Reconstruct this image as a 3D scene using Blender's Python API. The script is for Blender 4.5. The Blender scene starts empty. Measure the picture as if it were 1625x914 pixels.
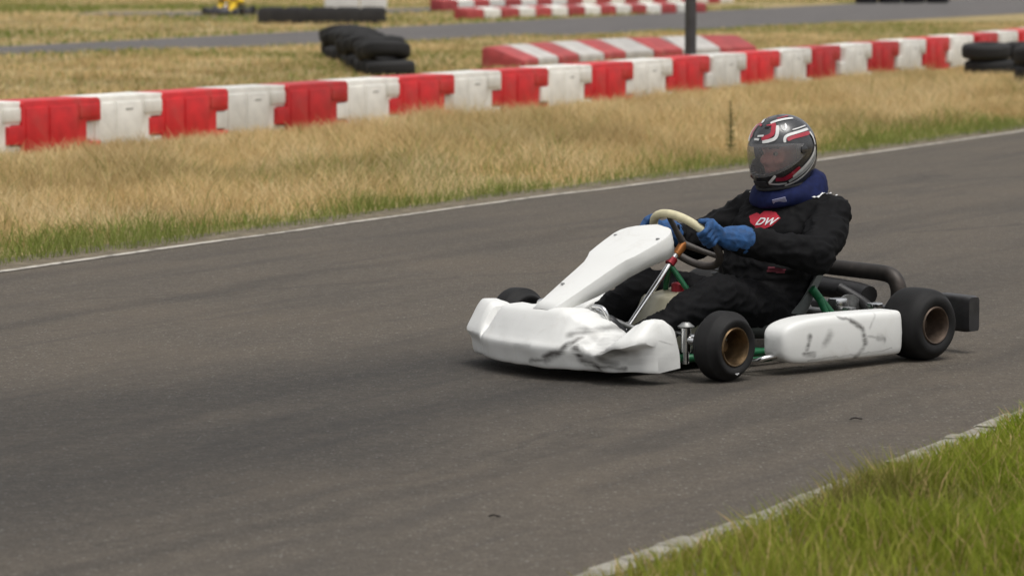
import bpy, bmesh, math, random
import numpy as np
from mathutils import Vector, Matrix, noise as mnoise
from mathutils.bvhtree import BVHTree

R = math.radians
random.seed(7)
rng = np.random.default_rng(11)
scene = bpy.context.scene
C = scene.collection

# ------------------------------------------------------------------ camera
cam_d = bpy.data.cameras.new('camera')
cam = bpy.data.objects.new('camera', cam_d)
C.objects.link(cam)
cam.location = (0, 0, 1.63)
cam.rotation_euler = (R(90) - math.atan(552 / 5500.0), 0, 0)
cam_d.sensor_fit = 'HORIZONTAL'
cam_d.sensor_width = 36.0
cam_d.lens = 36.0 * 5500 / 1625
cam_d.clip_end = 6000
cam_d.dof.use_dof = True
cam_d.dof.focus_distance = 13.5
cam_d.dof.aperture_fstop = 4.8
scene.camera = cam

# ------------------------------------------------------------------ sky, sun, exposure
SUN_EL, SUN_AZ = R(72), R(140)          # azimuth measured from +Y towards +X
world = bpy.data.worlds.new('World')
scene.world = world
world.use_nodes = True
wn = world.node_tree
wn.nodes.clear()
sky = wn.nodes.new('ShaderNodeTexSky')
sky.sky_type = 'NISHITA'
sky.sun_disc = False
sky.sun_elevation = SUN_EL
sky.sun_rotation = SUN_AZ
sky.dust_density = 4.0
sky.air_density = 1.0
hsv = wn.nodes.new('ShaderNodeHueSaturation')      # overcast: grey cloud instead of clear blue
hsv.inputs['Saturation'].default_value = 0.12
bg = wn.nodes.new('ShaderNodeBackground')
bg.inputs['Strength'].default_value = 0.12
wo = wn.nodes.new('ShaderNodeOutputWorld')
wn.links.new(sky.outputs[0], hsv.inputs['Color'])
wn.links.new(hsv.outputs[0], bg.inputs[0])
wn.links.new(bg.outputs[0], wo.inputs[0])

sun_d = bpy.data.lights.new('sun', 'SUN')
sun_d.energy = 1.0
sun_d.angle = R(30)
sun_d.color = (1.0, 0.96, 0.9)
sun = bpy.data.objects.new('sun', sun_d)
C.objects.link(sun)
sdir = Vector((math.sin(SUN_AZ) * math.cos(SUN_EL), math.cos(SUN_AZ) * math.cos(SUN_EL), math.sin(SUN_EL)))
sun.rotation_euler = sdir.to_track_quat('Z', 'Y').to_euler()
sun.location = (0, 0, 30)

scene.view_settings.view_transform = 'Standard'
scene.view_settings.look = 'None'
scene.view_settings.exposure = 0.5
scene.view_settings.gamma = 1.0
scene.render.engine = 'CYCLES'
scene.cycles.max_bounces = 6
scene.cycles.diffuse_bounces = 3

# ------------------------------------------------------------------ material helpers
def new_mat(name):
    m = bpy.data.materials.new(name)
    m.use_nodes = True
    nt = m.node_tree
    b = nt.nodes['Principled BSDF']
    return m, nt, b

def N(nt, t, **kw):
    n = nt.nodes.new(t)
    for k, v in kw.items():
        if hasattr(n, k) and k not in n.inputs:
            setattr(n, k, v)
        else:
            n.inputs[k].default_value = v
    return n

def math_n(nt, op, a, b=None, c=None, clamp=False):
    n = nt.nodes.new('ShaderNodeMath')
    n.operation = op
    n.use_clamp = clamp
    for i, x in enumerate((a, b, c)):
        if x is None:
            continue
        if isinstance(x, (int, float)):
            n.inputs[i].default_value = x
        else:
            nt.links.new(x, n.inputs[i])
    return n.outputs[0]

def mix_c(nt, f, a, b, blend='MIX'):
    n = nt.nodes.new('ShaderNodeMix')
    n.data_type = 'RGBA'
    n.blend_type = blend
    for s, x in ((n.inputs[0], f), (n.inputs[6], a), (n.inputs[7], b)):
        if isinstance(x, (int, float)):
            s.default_value = x
        elif isinstance(x, tuple):
            s.default_value = (*x[:3], 1)
        else:
            nt.links.new(x, s)
    return n.outputs[2]

def noise_n(nt, vec, scale, detail=4, rough=0.55, dist=0.0):
    n = nt.nodes.new('ShaderNodeTexNoise')
    n.inputs['Scale'].default_value = scale
    n.inputs['Detail'].default_value = detail
    n.inputs['Roughness'].default_value = rough
    n.inputs['Distortion'].default_value = dist
    if vec is not None:
        nt.links.new(vec, n.inputs['Vector'])
    return n.outputs[0]

def ramp(nt, f, lo, hi, smooth=True):
    n = nt.nodes.new('ShaderNodeMapRange')
    n.interpolation_type = 'SMOOTHSTEP' if smooth else 'LINEAR'
    n.inputs[1].default_value = lo
    n.inputs[2].default_value = hi
    nt.links.new(f, n.inputs[0])
    return n.outputs[0]

def coords(nt, kind='Object'):
    return nt.nodes.new('ShaderNodeTexCoord').outputs[kind]

def bump_to(nt, b, h, strength=0.3, dist=0.01):
    n = nt.nodes.new('ShaderNodeBump')
    n.inputs['Strength'].default_value = strength
    n.inputs['Distance'].default_value = dist
    nt.links.new(h, n.inputs['Height'])
    nt.links.new(n.outputs[0], b.inputs['Normal'])

def simple(name, col, rough=0.6, metal=0.0, var=0.15, scale=30.0, bump=0.0, coat=0.0, stain=None, stain_amt=0.5, rnd=0.0):
    """one colour with noise variation, optional stains and per-object variation"""
    m, nt, b = new_mat(name)
    co = coords(nt)
    f = noise_n(nt, co, scale, 5, 0.6)
    dark = tuple(c * (1 - var) for c in col)
    lite = tuple(min(1, c * (1 + var * 0.6)) for c in col)
    c = mix_c(nt, ramp(nt, f, 0.3, 0.7), dark, lite)
    if stain:
        g = noise_n(nt, co, scale * 0.17, 6, 0.65, 0.6)
        c = mix_c(nt, math_n(nt, 'MULTIPLY', ramp(nt, g, 0.50, 0.72), stain_amt), c, stain)
    if rnd:
        oi = nt.nodes.new('ShaderNodeObjectInfo')
        h = nt.nodes.new('ShaderNodeHueSaturation')
        v = math_n(nt, 'MULTIPLY_ADD', oi.outputs['Random'], 2 * rnd, 1 - rnd)
        nt.links.new(v, h.inputs['Value'])
        nt.links.new(c, h.inputs['Color'])
        c = h.outputs[0]
    nt.links.new(c, b.inputs['Base Color'])
    b.inputs['Roughness'].default_value = rough
    nt.links.new(math_n(nt, 'MULTIPLY_ADD', f, 0.25, rough - 0.12, clamp=True), b.inputs['Roughness'])
    b.inputs['Metallic'].default_value = metal
    b.inputs['Coat Weight'].default_value = coat
    if bump:
        bump_to(nt, b, f, bump, 0.004)
    return m

def seg_mask(nt, px, py, segs):
    """soft strokes: 1 on the given 2D segments (ax,ay,bx,by,width,strength), in the plane of px,py"""
    total = None
    for ax, ay, bx, by, w, st in segs:
        dx, dy = bx - ax, by - ay
        L2 = dx * dx + dy * dy + 1e-9
        ex = math_n(nt, 'SUBTRACT', px, ax)
        ey = math_n(nt, 'SUBTRACT', py, ay)
        t = math_n(nt, 'MULTIPLY_ADD', ex, dx / L2, math_n(nt, 'MULTIPLY', ey, dy / L2), clamp=True)
        qx = math_n(nt, 'MULTIPLY_ADD', t, -dx, ex)
        qy = math_n(nt, 'MULTIPLY_ADD', t, -dy, ey)
        d = math_n(nt, 'SQRT', math_n(nt, 'ADD', math_n(nt, 'MULTIPLY', qx, qx), math_n(nt, 'MULTIPLY', qy, qy)))
        n = nt.nodes.new('ShaderNodeMapRange')
        n.interpolation_type = 'SMOOTHSTEP'
        n.inputs[1].default_value = 0
        n.inputs[2].default_value = w
        n.inputs[3].default_value = st
        n.inputs[4].default_value = 0
        nt.links.new(d, n.inputs[0])
        total = n.outputs[0] if total is None else math_n(nt, 'MAXIMUM', total, n.outputs[0])
    return total

def bodywork(name, plane, segs, col=(0.70, 0.70, 0.675)):
    """white plastic with rubber scuffs"""
    m, nt, b = new_mat(name)
    co = coords(nt)
    sep = nt.nodes.new('ShaderNodeSeparateXYZ')
    wob = nt.nodes.new('ShaderNodeTexNoise')
    wob.inputs['Scale'].default_value = 18
    wob.inputs['Detail'].default_value = 3
    nt.links.new(co, wob.inputs['Vector'])
    off = nt.nodes.new('ShaderNodeVectorMath')
    off.operation = 'MULTIPLY_ADD'
    nt.links.new(wob.outputs['Color'], off.inputs[0])
    off.inputs[1].default_value = (0.03, 0.03, 0.03)
    nt.links.new(co, off.inputs[2])
    off2 = nt.nodes.new('ShaderNodeVectorMath')
    off2.operation = 'SUBTRACT'
    nt.links.new(off.outputs[0], off2.inputs[0])
    off2.inputs[1].default_value = (0.015, 0.015, 0.015)
    nt.links.new(off2.outputs[0], sep.inputs[0])
    px, py = sep.outputs[plane[0]], sep.outputs[plane[1]]
    grime = noise_n(nt, co, 9, 6, 0.7, 0.8)
    fine = noise_n(nt, co, 70, 5, 0.7)
    c = mix_c(nt, math_n(nt, 'MULTIPLY', ramp(nt, grime, 0.5, 0.8), 0.35), col, (0.47, 0.44, 0.38))
    c = mix_c(nt, math_n(nt, 'MULTIPLY', ramp(nt, fine, 0.62, 0.8), 0.3), c, (0.35, 0.33, 0.29))
    if segs:
        s = seg_mask(nt, px, py, segs)
        sc = nt.nodes.new('ShaderNodeVectorMath'); sc.operation = 'MULTIPLY'
        nt.links.new(co, sc.inputs[0]); sc.inputs[1].default_value = (9, 9, 70)
        s = math_n(nt, 'MULTIPLY', s, ramp(nt, noise_n(nt, sc.outputs[0], 1.0, 4, 0.6), 0.15, 0.62))
        c = mix_c(nt, s, c, (0.05, 0.045, 0.04))
    nt.links.new(c, b.inputs['Base Color'])
    b.inputs['Roughness'].default_value = 0.42
    bump_to(nt, b, grime, 0.08, 0.01)
    return m

def attr_mat(name, trans=0.35, rough=0.75):
    """plant blades: colour per blade from the mesh's own colour attribute"""
    m, nt, b = new_mat(name)
    a = nt.nodes.new('ShaderNodeAttribute')
    a.attribute_name = 'Col'
    nt.links.new(a.outputs['Color'], b.inputs['Base Color'])
    b.inputs['Roughness'].default_value = rough
    b.inputs['Specular IOR Level'].default_value = 0.2
    t = nt.nodes.new('ShaderNodeBsdfTranslucent')
    nt.links.new(a.outputs['Color'], t.inputs['Color'])
    mx = nt.nodes.new('ShaderNodeMixShader')
    mx.inputs[0].default_value = trans
    nt.links.new(b.outputs[0], mx.inputs[1])
    nt.links.new(t.outputs[0], mx.inputs[2])
    nt.links.new(mx.outputs[0], nt.nodes['Material Output'].inputs['Surface'])
    return m

# ------------------------------------------------------------------ object helpers
def mesh_from_bm(name, bm, smooth=True):
    me = bpy.data.meshes.new(name)
    bmesh.ops.recalc_face_normals(bm, faces=bm.faces)
    bm.to_mesh(me)
    bm.free()
    if smooth:
        me.polygons.foreach_set('use_smooth', [True] * len(me.polygons))
        me.set_sharp_from_angle(angle=R(38))
    return me

def obj(name, data, mat=None, parent=None, smooth=True):
    if isinstance(data, bmesh.types.BMesh):
        data = mesh_from_bm(name, data, smooth)
    o = bpy.data.objects.new(name, data)
    C.objects.link(o)
    if mat is not None and data is not None:
        data.materials.clear()
        data.materials.append(mat)
    o.parent = parent
    return o

def tag(o, label=None, cat=None, group=None, kind=None):
    if label: o['label'] = label
    if cat: o['category'] = cat
    if group: o['group'] = group
    if kind: o['kind'] = kind
    return o

def empty(name, loc=(0, 0, 0), rz=0.0, parent=None):
    o = bpy.data.objects.new(name, None)
    C.objects.link(o)
    o.empty_display_size = 0.1
    o.location = loc
    o.rotation_euler = (0, 0, rz)
    o.parent = parent
    return o

def copy_tree(o, parent=None, skip=()):
    c = o.copy()
    C.objects.link(c)
    c.parent = parent
    for ch in list(o.children):
        if ch.name.split('.')[0] in skip:
            continue
        copy_tree(ch, c, skip)
    return c

def box(bm, c, s, rot=None, bev=0.0):
    r = bmesh.ops.create_cube(bm, size=1.0)
    vs = r['verts']
    M = Matrix.Translation(c) @ (rot.to_4x4() if rot else Matrix()) @ Matrix.Diagonal((*s, 1))
    bmesh.ops.transform(bm, matrix=M, verts=vs)
    if bev:
        es = {e for v in vs for e in v.link_edges}
        bmesh.ops.bevel(bm, geom=list(es), offset=bev, segments=2, affect='EDGES', profile=0.5)

def tube(bm, pts, r, n=12, caps=True, closed=False):
    """tube along a polyline; r a number or one per point"""
    pts = [Vector(p) for p in pts]
    rs = r if isinstance(r, (list, tuple)) else [r] * len(pts)
    rings = []
    up = None
    for i, p in enumerate(pts):
        if closed:
            t = pts[(i + 1) % len(pts)] - pts[i - 1]
        else:
            t = pts[min(i + 1, len(pts) - 1)] - pts[max(i - 1, 0)]
        t.normalize()
        if up is None:
            up = Vector((0, 0, 1)) if abs(t.z) < 0.9 else Vector((1, 0, 0))
        a = (up - t * up.dot(t)).normalized()
        up = a
        b = t.cross(a)
        rings.append([bm.verts.new(p + (a * math.cos(2 * math.pi * k / n) + b * math.sin(2 * math.pi * k / n)) * rs[i]) for k in range(n)])
    m = len(rings)
    for i in range(m if closed else m - 1):
        A, B = rings[i], rings[(i + 1) % m]
        for k in range(n):
            bm.faces.new((A[k], A[(k + 1) % n], B[(k + 1) % n], B[k]))
    if caps and not closed:
        bm.faces.new(rings[0][::-1])
        bm.faces.new(rings[-1])

def smooth_pts(pts, n=8):
    """Catmull-Rom through the points"""
    P = [Vector(p) for p in pts]
    out = []
    for i in range(len(P) - 1):
        p0, p1, p2, p3 = P[max(i - 1, 0)], P[i], P[i + 1], P[min(i + 2, len(P) - 1)]
        for k in range(n):
            t = k / n
            out.append(0.5 * ((2 * p1) + (p2 - p0) * t + (2 * p0 - 5 * p1 + 4 * p2 - p3) * t * t + (3 * p1 - p0 - 3 * p2 + p3) * t ** 3))
    out.append(P[-1])
    return out

def lathe(bm, prof, n=48, axis='Y', c=(0, 0, 0), closed=False, caps=True):
    """prof: (along axis, radius)"""
    rings = []
    c = Vector(c)
    for a, r in prof:
        ring = []
        for k in range(n):
            t = 2 * math.pi * k / n
            if axis == 'Y':
                p = Vector((r * math.cos(t), a, r * math.sin(t)))
            else:
                p = Vector((r * math.cos(t), r * math.sin(t), a))
            ring.append(bm.verts.new(p + c))
        rings.append(ring)
    m = len(rings)
    for i in range(m if closed else m - 1):
        A, B = rings[i], rings[(i + 1) % m]
        for k in range(n):
            bm.faces.new((A[k], A[(k + 1) % n], B[(k + 1) % n], B[k]))
    if caps and not closed:
        for ring, (a, r) in ((rings[0], prof[0]), (rings[-1], prof[-1])):
            if r > 1e-4:
                bm.faces.new(ring)

def loft(bm, rings, caps=True):
    V = [[bm.verts.new(p) for p in r] for r in rings]
    n = len(V[0])
    for A, B in zip(V[:-1], V[1:]):
        for k in range(n):
            bm.faces.new((A[k], A[(k + 1) % n], B[(k + 1) % n], B[k]))
    if caps:
        bm.faces.new(V[0][::-1])
        bm.faces.new(V[-1])

def hull(bm, balls):
    """convex hull of ellipsoids (centre, radius or radii)"""
    t = bmesh.new()
    for c, r in balls:
        r = (r, r, r) if isinstance(r, (int, float)) else r
        k = bmesh.ops.create_icosphere(t, subdivisions=2, radius=1.0)
        bmesh.ops.transform(t, matrix=Matrix.Translation(c) @ Matrix.Diagonal((*r, 1)), verts=k['verts'])
    h = bmesh.ops.convex_hull(t, input=t.verts)
    junk = {g for g in h['geom_interior'] if isinstance(g, bmesh.types.BMVert)}
    bmesh.ops.delete(t, geom=list(junk), context='VERTS')
    me = bpy.data.meshes.new('hull_tmp')
    t.to_mesh(me)
    t.free()
    bm.from_mesh(me)
    bpy.data.meshes.remove(me)

def fuse(name, bm, voxel, smooth_it=6, disp=None):
    """weld overlapping solids into one continuous surface"""
    me = bpy.data.meshes.new(name + '_src')
    bm.to_mesh(me)
    bm.free()
    o = bpy.data.objects.new(name + '_src', me)
    C.objects.link(o)
    m = o.modifiers.new('r', 'REMESH')
    m.mode = 'VOXEL'
    m.voxel_size = voxel
    m.use_smooth_shade = True
    if smooth_it:
        s = o.modifiers.new('s', 'SMOOTH')
        s.factor = 0.5
        s.iterations = smooth_it
    dg = bpy.context.evaluated_depsgraph_get()
    dg.update()
    ev = o.evaluated_get(dg)
    out = bpy.data.meshes.new_from_object(ev)
    out.name = name
    bpy.data.objects.remove(o)
    bpy.data.meshes.remove(me)
    if disp:
        bm2 = bmesh.new()
        bm2.from_mesh(out)
        bm2.normal_update()
        for v in bm2.verts:
            v.co += v.normal * disp(v.co)
        bm2.to_mesh(out)
        bm2.free()
    out.polygons.foreach_set('use_smooth', [True] * len(out.polygons))
    return out

# ------------------------------------------------------------------ lay of the land (metres)
FAR_EDGE = [(-16.0, -8.0), (-8.0, 6.7), (-5.0, 12.35), (-2.53, 17.02), (-0.30, 21.24), (1.64, 24.51), (4.39, 29.72), (8.5, 37.2), (14.0, 47.5), (24.0, 66.0)]
NEAR_EDGE = [(-9.0, -10.0), (-3.4, 1.8), (-1.2, 6.2), (0.20, 8.81), (0.70, 9.70), (1.41, 11.16), (1.77, 11.91), (3.4, 15.3), (7.5, 23.5), (15.0, 37.0), (30.0, 62.0)]
def poly_y(P, x):
    return np.interp(x, [p[0] for p in P], [p[1] for p in P])
TRACK2_NEAR = [(-30, 24), (-12.0, 43.0), (-7.19, 48.8), (-3.9, 52.8), (-1.15, 56.4), (2.0, 60.5), (5.2, 65.9), (11.4, 77.2), (22, 98)]
TRACK2_FAR = [(-32, 31), (-12.5, 47.8), (-7.83, 53.1), (-4.6, 60.0), (-1.37, 66.9), (2.56, 75.3), (6.7, 84.5), (11.5, 95), (20, 114)]

def resample(P, n):
    P = np.array(P, float)
    s = np.concatenate([[0], np.cumsum(np.hypot(*np.diff(P, axis=0).T))])
    t = np.linspace(0, s[-1], n)
    return np.stack([np.interp(t, s, P[:, 0]), np.interp(t, s, P[:, 1])], 1)

def strip(name, A, B, z, mat, n=120):
    a, b = resample(A, n), resample(B, n)
    vs = [(*p, z) for p in a] + [(*p, z) for p in b]
    fs = [(i, i + 1, n + i + 1, n + i) for i in range(n - 1)]
    me = bpy.data.meshes.new(name)
    me.from_pydata(vs, [], fs)
    me.update()
    if me.polygons[0].normal.z < 0:
        me.flip_normals()
    return tag(obj(name, me, mat), kind='structure')

# lattice noise for scattering
_lat = rng.random((64, 64))
def vnoise(x, y, s):
    x = np.asarray(x) / s; y = np.asarray(y) / s
    xi = np.floor(x).astype(int); yi = np.floor(y).astype(int)
    fx = x - xi; fy = y - yi
    fx = fx * fx * (3 - 2 * fx); fy = fy * fy * (3 - 2 * fy)
    g = lambda a, b: _lat[a % 64, b % 64]
    return (g(xi, yi) * (1 - fx) + g(xi + 1, yi) * fx) * (1 - fy) + (g(xi, yi + 1) * (1 - fx) + g(xi + 1, yi + 1) * fx) * fy

# ------------------------------------------------------------------ ground materials
def ground_mat():
    m, nt, b = new_mat('dry_ground')
    co = coords(nt)
    a = noise_n(nt, co, 0.35, 6, 0.6)
    f = noise_n(nt, co, 6, 6, 0.7)
    c = mix_c(nt, ramp(nt, f, 0.3, 0.7), (0.24, 0.185, 0.09), (0.42, 0.33, 0.17))
    c = mix_c(nt, math_n(nt, 'MULTIPLY', ramp(nt, a, 0.52, 0.72), 0.6), c, (0.13, 0.125, 0.05))
    nt.links.new(c, b.inputs['Base Color'])
    b.inputs['Roughness'].default_value = 0.95
    b.inputs['Specular IOR Level'].default_value = 0.1
    bump_to(nt, b, f, 0.8, 0.05)
    return m

def asphalt_mat(name, base=(0.098, 0.083, 0.066), racing=True):
    m, nt, b = new_mat(name)
    co = coords(nt)
    mp = nt.nodes.new('ShaderNodeMapping')
    mp.vector_type = 'TEXTURE'
    mp.inputs['Rotation'].default_value = (0, 0, R(60))
    nt.links.new(co, mp.inputs['Vector'])
    al = mp.outputs[0]                                   # x along the track, y across
    st = nt.nodes.new('ShaderNodeVectorMath'); st.operation = 'MULTIPLY'
    nt.links.new(al, st.inputs[0]); st.inputs[1].default_value = (0.35, 4.0, 1)
    streak = noise_n(nt, st.outputs[0], 1.0, 6, 0.6, 0.3)
    st2 = nt.nodes.new('ShaderNodeVectorMath'); st2.operation = 'MULTIPLY'
    nt.links.new(al, st2.inputs[0]); st2.inputs[1].default_value = (0.9, 16.0, 1)
    streak2 = noise_n(nt, st2.outputs[0], 1.0, 5, 0.6, 0.2)
    patch = noise_n(nt, co, 0.9, 5, 0.6)
    mid = noise_n(nt, co, 16, 5, 0.7)
    fine = noise_n(nt, co, 130, 4, 0.7)
    vor = nt.nodes.new('ShaderNodeTexVoronoi')
    vor.inputs['Scale'].default_value = 75
    nt.links.new(co, vor.inputs['Vector'])
    c = mix_c(nt, ramp(nt, fine, 0.3, 0.7), tuple(x * 0.55 for x in base), tuple(x * 1.45 for x in base))
    c = mix_c(nt, math_n(nt, 'MULTIPLY', ramp(nt, mid, 0.35, 0.7), 0.6), c, tuple(x * 0.66 for x in base))
    c = mix_c(nt, math_n(nt, 'MULTIPLY', ramp(nt, patch, 0.4, 0.75), 0.35), c, tuple(x * y for x, y in zip(base, (1.3, 1.22, 1.12))))
    # pale stones showing in the worn surface
    sep = nt.nodes.new('ShaderNodeSeparateColor')
    nt.links.new(vor.outputs['Color'], sep.inputs[0])
    stone = math_n(nt, 'MULTIPLY', ramp(nt, sep.outputs[0], 0.90, 0.95), math_n(nt, 'SUBTRACT', 1.0, ramp(nt, vor.outputs['Distance'], 0.25, 0.5)))
    c = mix_c(nt, math_n(nt, 'MULTIPLY', stone, 0.7), c, (0.235, 0.22, 0.195))
    c = mix_c(nt, math_n(nt, 'MULTIPLY', ramp(nt, streak, 0.46, 0.72), 0.45), c, (0.045, 0.041, 0.037))
    c = mix_c(nt, math_n(nt, 'MULTIPLY', ramp(nt, streak2, 0.56, 0.74), 0.38), c, (0.048, 0.043, 0.039))
    if racing:
        s = nt.nodes.new('ShaderNodeSeparateXYZ')
        nt.links.new(co, s.inputs[0])
        wob = math_n(nt, 'MULTIPLY_ADD', noise_n(nt, co, 0.8, 4, 0.6), 0.7, -0.35)
        px = math_n(nt, 'ADD', s.outputs[0], wob)
        py = s.outputs[1]
        band = seg_mask(nt, px, py, RUBBER)
        band = math_n(nt, 'MULTIPLY', band, math_n(nt, 'MULTIPLY_ADD', mid, 0.5, 0.68))
        c = mix_c(nt, band, c, (0.50, 0.53, 0.58), 'MULTIPLY')
    nt.links.new(c, b.inputs['Base Color'])
    b.inputs['Roughness'].default_value = 0.85
    b.inputs['Specular IOR Level'].default_value = 0.25
    h = math_n(nt, 'ADD', fine, vor.outputs['Distance'])
    bump_to(nt, b, h, 0.55, 0.006)
    return m

# rubbered-in racing line and single skid marks: x0,y0,x1,y1,half width,strength
RUBBER = [(-4.7, 6.3, -1.4, 11.9, 1.2, 1.0), (-1.4, 11.9, 0.15, 13.7, 1.0, 1.0), (-4.1, 5.9, -0.9, 11.2, 1.2, 1.0), (-0.9, 11.2, 0.5, 13.0, 0.9, 0.95), (0.3, 13.6, 2.2, 16.6, 0.8, 0.5), (2.2, 16.6, 6.0, 23.5, 0.8, 0.25),
          (-3.5, 5.0, -0.6, 9.75, 0.17, 0.6), (-0.6, 9.75, 0.35, 11.45, 0.15, 0.5), (-1.6, 9.35, 0.0, 11.6, 0.13, 0.4),
          (-2.2, 14.4, -0.2, 18.3, 0.16, 0.4), (-0.2, 18.3, 3.0, 24.0, 0.2, 0.45), (1.3, 18.6, 4.3, 23.4, 0.2, 0.4),
          (0.35, 11.0, 3.0, 15.4, 0.18, 0.35), (0.25, 10.2, 1.6, 12.6, 0.14, 0.35),
          (-1.2, 9.2, -0.1, 10.9, 0.06, 0.5), (-0.1, 10.9, 0.5, 12.0, 0.05, 0.5), (2.2, 19.3, 5.2, 21.6, 0.05, 0.6), (0.9, 22.3, 3.6, 23.9, 0.05, 0.5), (-1.9, 15.7, 0.2, 17.0, 0.04, 0.4)]

M_ground = ground_mat()
M_asph = asphalt_mat('track_asphalt')
M_asph2 = asphalt_mat('far_asphalt', (0.125, 0.116, 0.112), False)

# ground: one sheet out to the horizon
bm = bmesh.new()
bmesh.ops.create_grid(bm, x_segments=8, y_segments=8, size=2500)
tag(obj('ground', bm, M_ground, smooth=False), kind='structure')

strip('track', FAR_EDGE, NEAR_EDGE, 0.004, M_asph)
strip('far_track', TRACK2_NEAR, TRACK2_FAR, 0.004, M_asph2)
strip('distant_track', [(-9.3, 75.0), (-8.0, 73.6), (-6, 73.2), (-2, 76.5), (2, 83)], [(-9.8, 77.5), (-8.6, 78.4), (-6, 79.2), (-3, 82), (1, 88)], 0.004, M_asph2)

# painted edge line on the far side of the track, worn
def line_mat():
    m, nt, b = new_mat('worn_white_paint')
    co = coords(nt)
    f = noise_n(nt, co, 9, 6, 0.7, 0.5)
    g = noise_n(nt, co, 60, 4, 0.7)
    c = mix_c(nt, ramp(nt, g, 0.3, 0.8), (0.52, 0.48, 0.42), (0.36, 0.33, 0.28))
    c = mix_c(nt, math_n(nt, 'MULTIPLY', ramp(nt, f, 0.47, 0.62), 0.9), c, (0.15, 0.135, 0.115))
    nt.links.new(c, b.inputs['Base Color'])
    b.inputs['Roughness'].default_value = 0.85
    return m
M_line = line_mat()
def offset_poly(P, d):
    P = np.array(P, float)
    t = np.gradient(P, axis=0)
    t /= np.linalg.norm(t, axis=1)[:, None]
    return P + np.stack([-t[:, 1], t[:, 0]], 1) * d
fe = resample(FAR_EDGE, 260)
wav = (vnoise(fe[:, 0] * 3, fe[:, 1] * 3, 2.0) - 0.5) * 0.05
tt = np.gradient(fe, axis=0); tt /= np.linalg.norm(tt, axis=1)[:, None]
nn = np.stack([-tt[:, 1], tt[:, 0]], 1)
strip('edge_line', fe + nn * (-0.01 + wav)[:, None], fe + nn * (-0.062 + wav * 0.6)[:, None], 0.008, M_line, 260)
# bare dirt shoulder between line and grass
def dirt_mat():
    m, nt, b = new_mat('verge_dirt')
    co = coords(nt)
    f = noise_n(nt, co, 12, 6, 0.7)
    c = mix_c(nt, ramp(nt, f, 0.3, 0.7), (0.085, 0.068, 0.045), (0.20, 0.165, 0.11))
    nt.links.new(c, b.inputs['Base Color'])
    b.inputs['Roughness'].default_value = 0.95
    bump_to(nt, b, f, 0.8, 0.03)
    return m
M_dirt = dirt_mat()
strip('verge_dirt', fe + nn * (0.34 + 3 * wav)[:, None], fe + nn * (-0.02), 0.006, M_dirt, 260)

# near kerb: worn concrete edging stones
kerb = tag(empty('kerb', (0.2, 8.81, 0)), kind='structure')
def kerb_mat():
    m, nt, b = new_mat('worn_kerb_concrete')
    co = coords(nt, 'Object')
    geo = nt.nodes.new('ShaderNodeNewGeometry').outputs['Position']
    f = noise_n(nt, geo, 14, 6, 0.7, 0.4)
    g = noise_n(nt, geo, 90, 5, 0.7)
    c = mix_c(nt, ramp(nt, g, 0.3, 0.75), (0.37, 0.35, 0.295), (0.23, 0.21, 0.17))
    c = mix_c(nt, math_n(nt, 'MULTIPLY', ramp(nt, f, 0.42, 0.62), 0.85), c, (0.16, 0.145, 0.11))
    nt.links.new(c, b.inputs['Base Color'])
    b.inputs['Roughness'].default_value = 0.9
    bump_to(nt, b, g, 0.6, 0.006)
    return m
M_kerb = kerb_mat()
ne = resample([p for p in NEAR_EDGE if -4 < p[0] < 16], 2000)
nseg = np.concatenate([[0], np.cumsum(np.hypot(*np.diff(ne, axis=0).T))])
s = 0.0
i_st = 0
while s < nseg[-1] - 0.5 and i_st < 90:
    L = random.choice((0.11, 0.16, 0.21, 0.27, 0.33))
    mid = s + L / 2
    x, y = np.interp(mid, nseg, ne[:, 0]), np.interp(mid, nseg, ne[:, 1])
    x2, y2 = np.interp(mid + 0.05, nseg, ne[:, 0]), np.interp(mid + 0.05, nseg, ne[:, 1])
    a = math.atan2(y2 - y, x2 - x)
    s += L + random.uniform(0.003, 0.012)
    if not (3.5 < y < 24) or random.random() < 0.12:
        continue
    bm = bmesh.new()
    box(bm, (0, 0, 0), (L, 0.095 + random.uniform(-0.022, 0.018), 0.03), None, 0.006)
    for v in bm.verts:
        v.co += Vector((random.uniform(-1, 1), random.uniform(-1, 1), random.uniform(-0.4, 0.4))) * 0.005
    st = obj('kerb_stone', bm, M_kerb, kerb)
    st.location = Vector((x + 0.045 * math.sin(a), y - 0.045 * math.cos(a), random.uniform(0.003, 0.009))) - Vector((0.2, 8.81, 0))
    st.rotation_euler = (random.uniform(-0.03, 0.03), 0, a + random.uniform(-0.03, 0.03))
    i_st += 1

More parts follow.
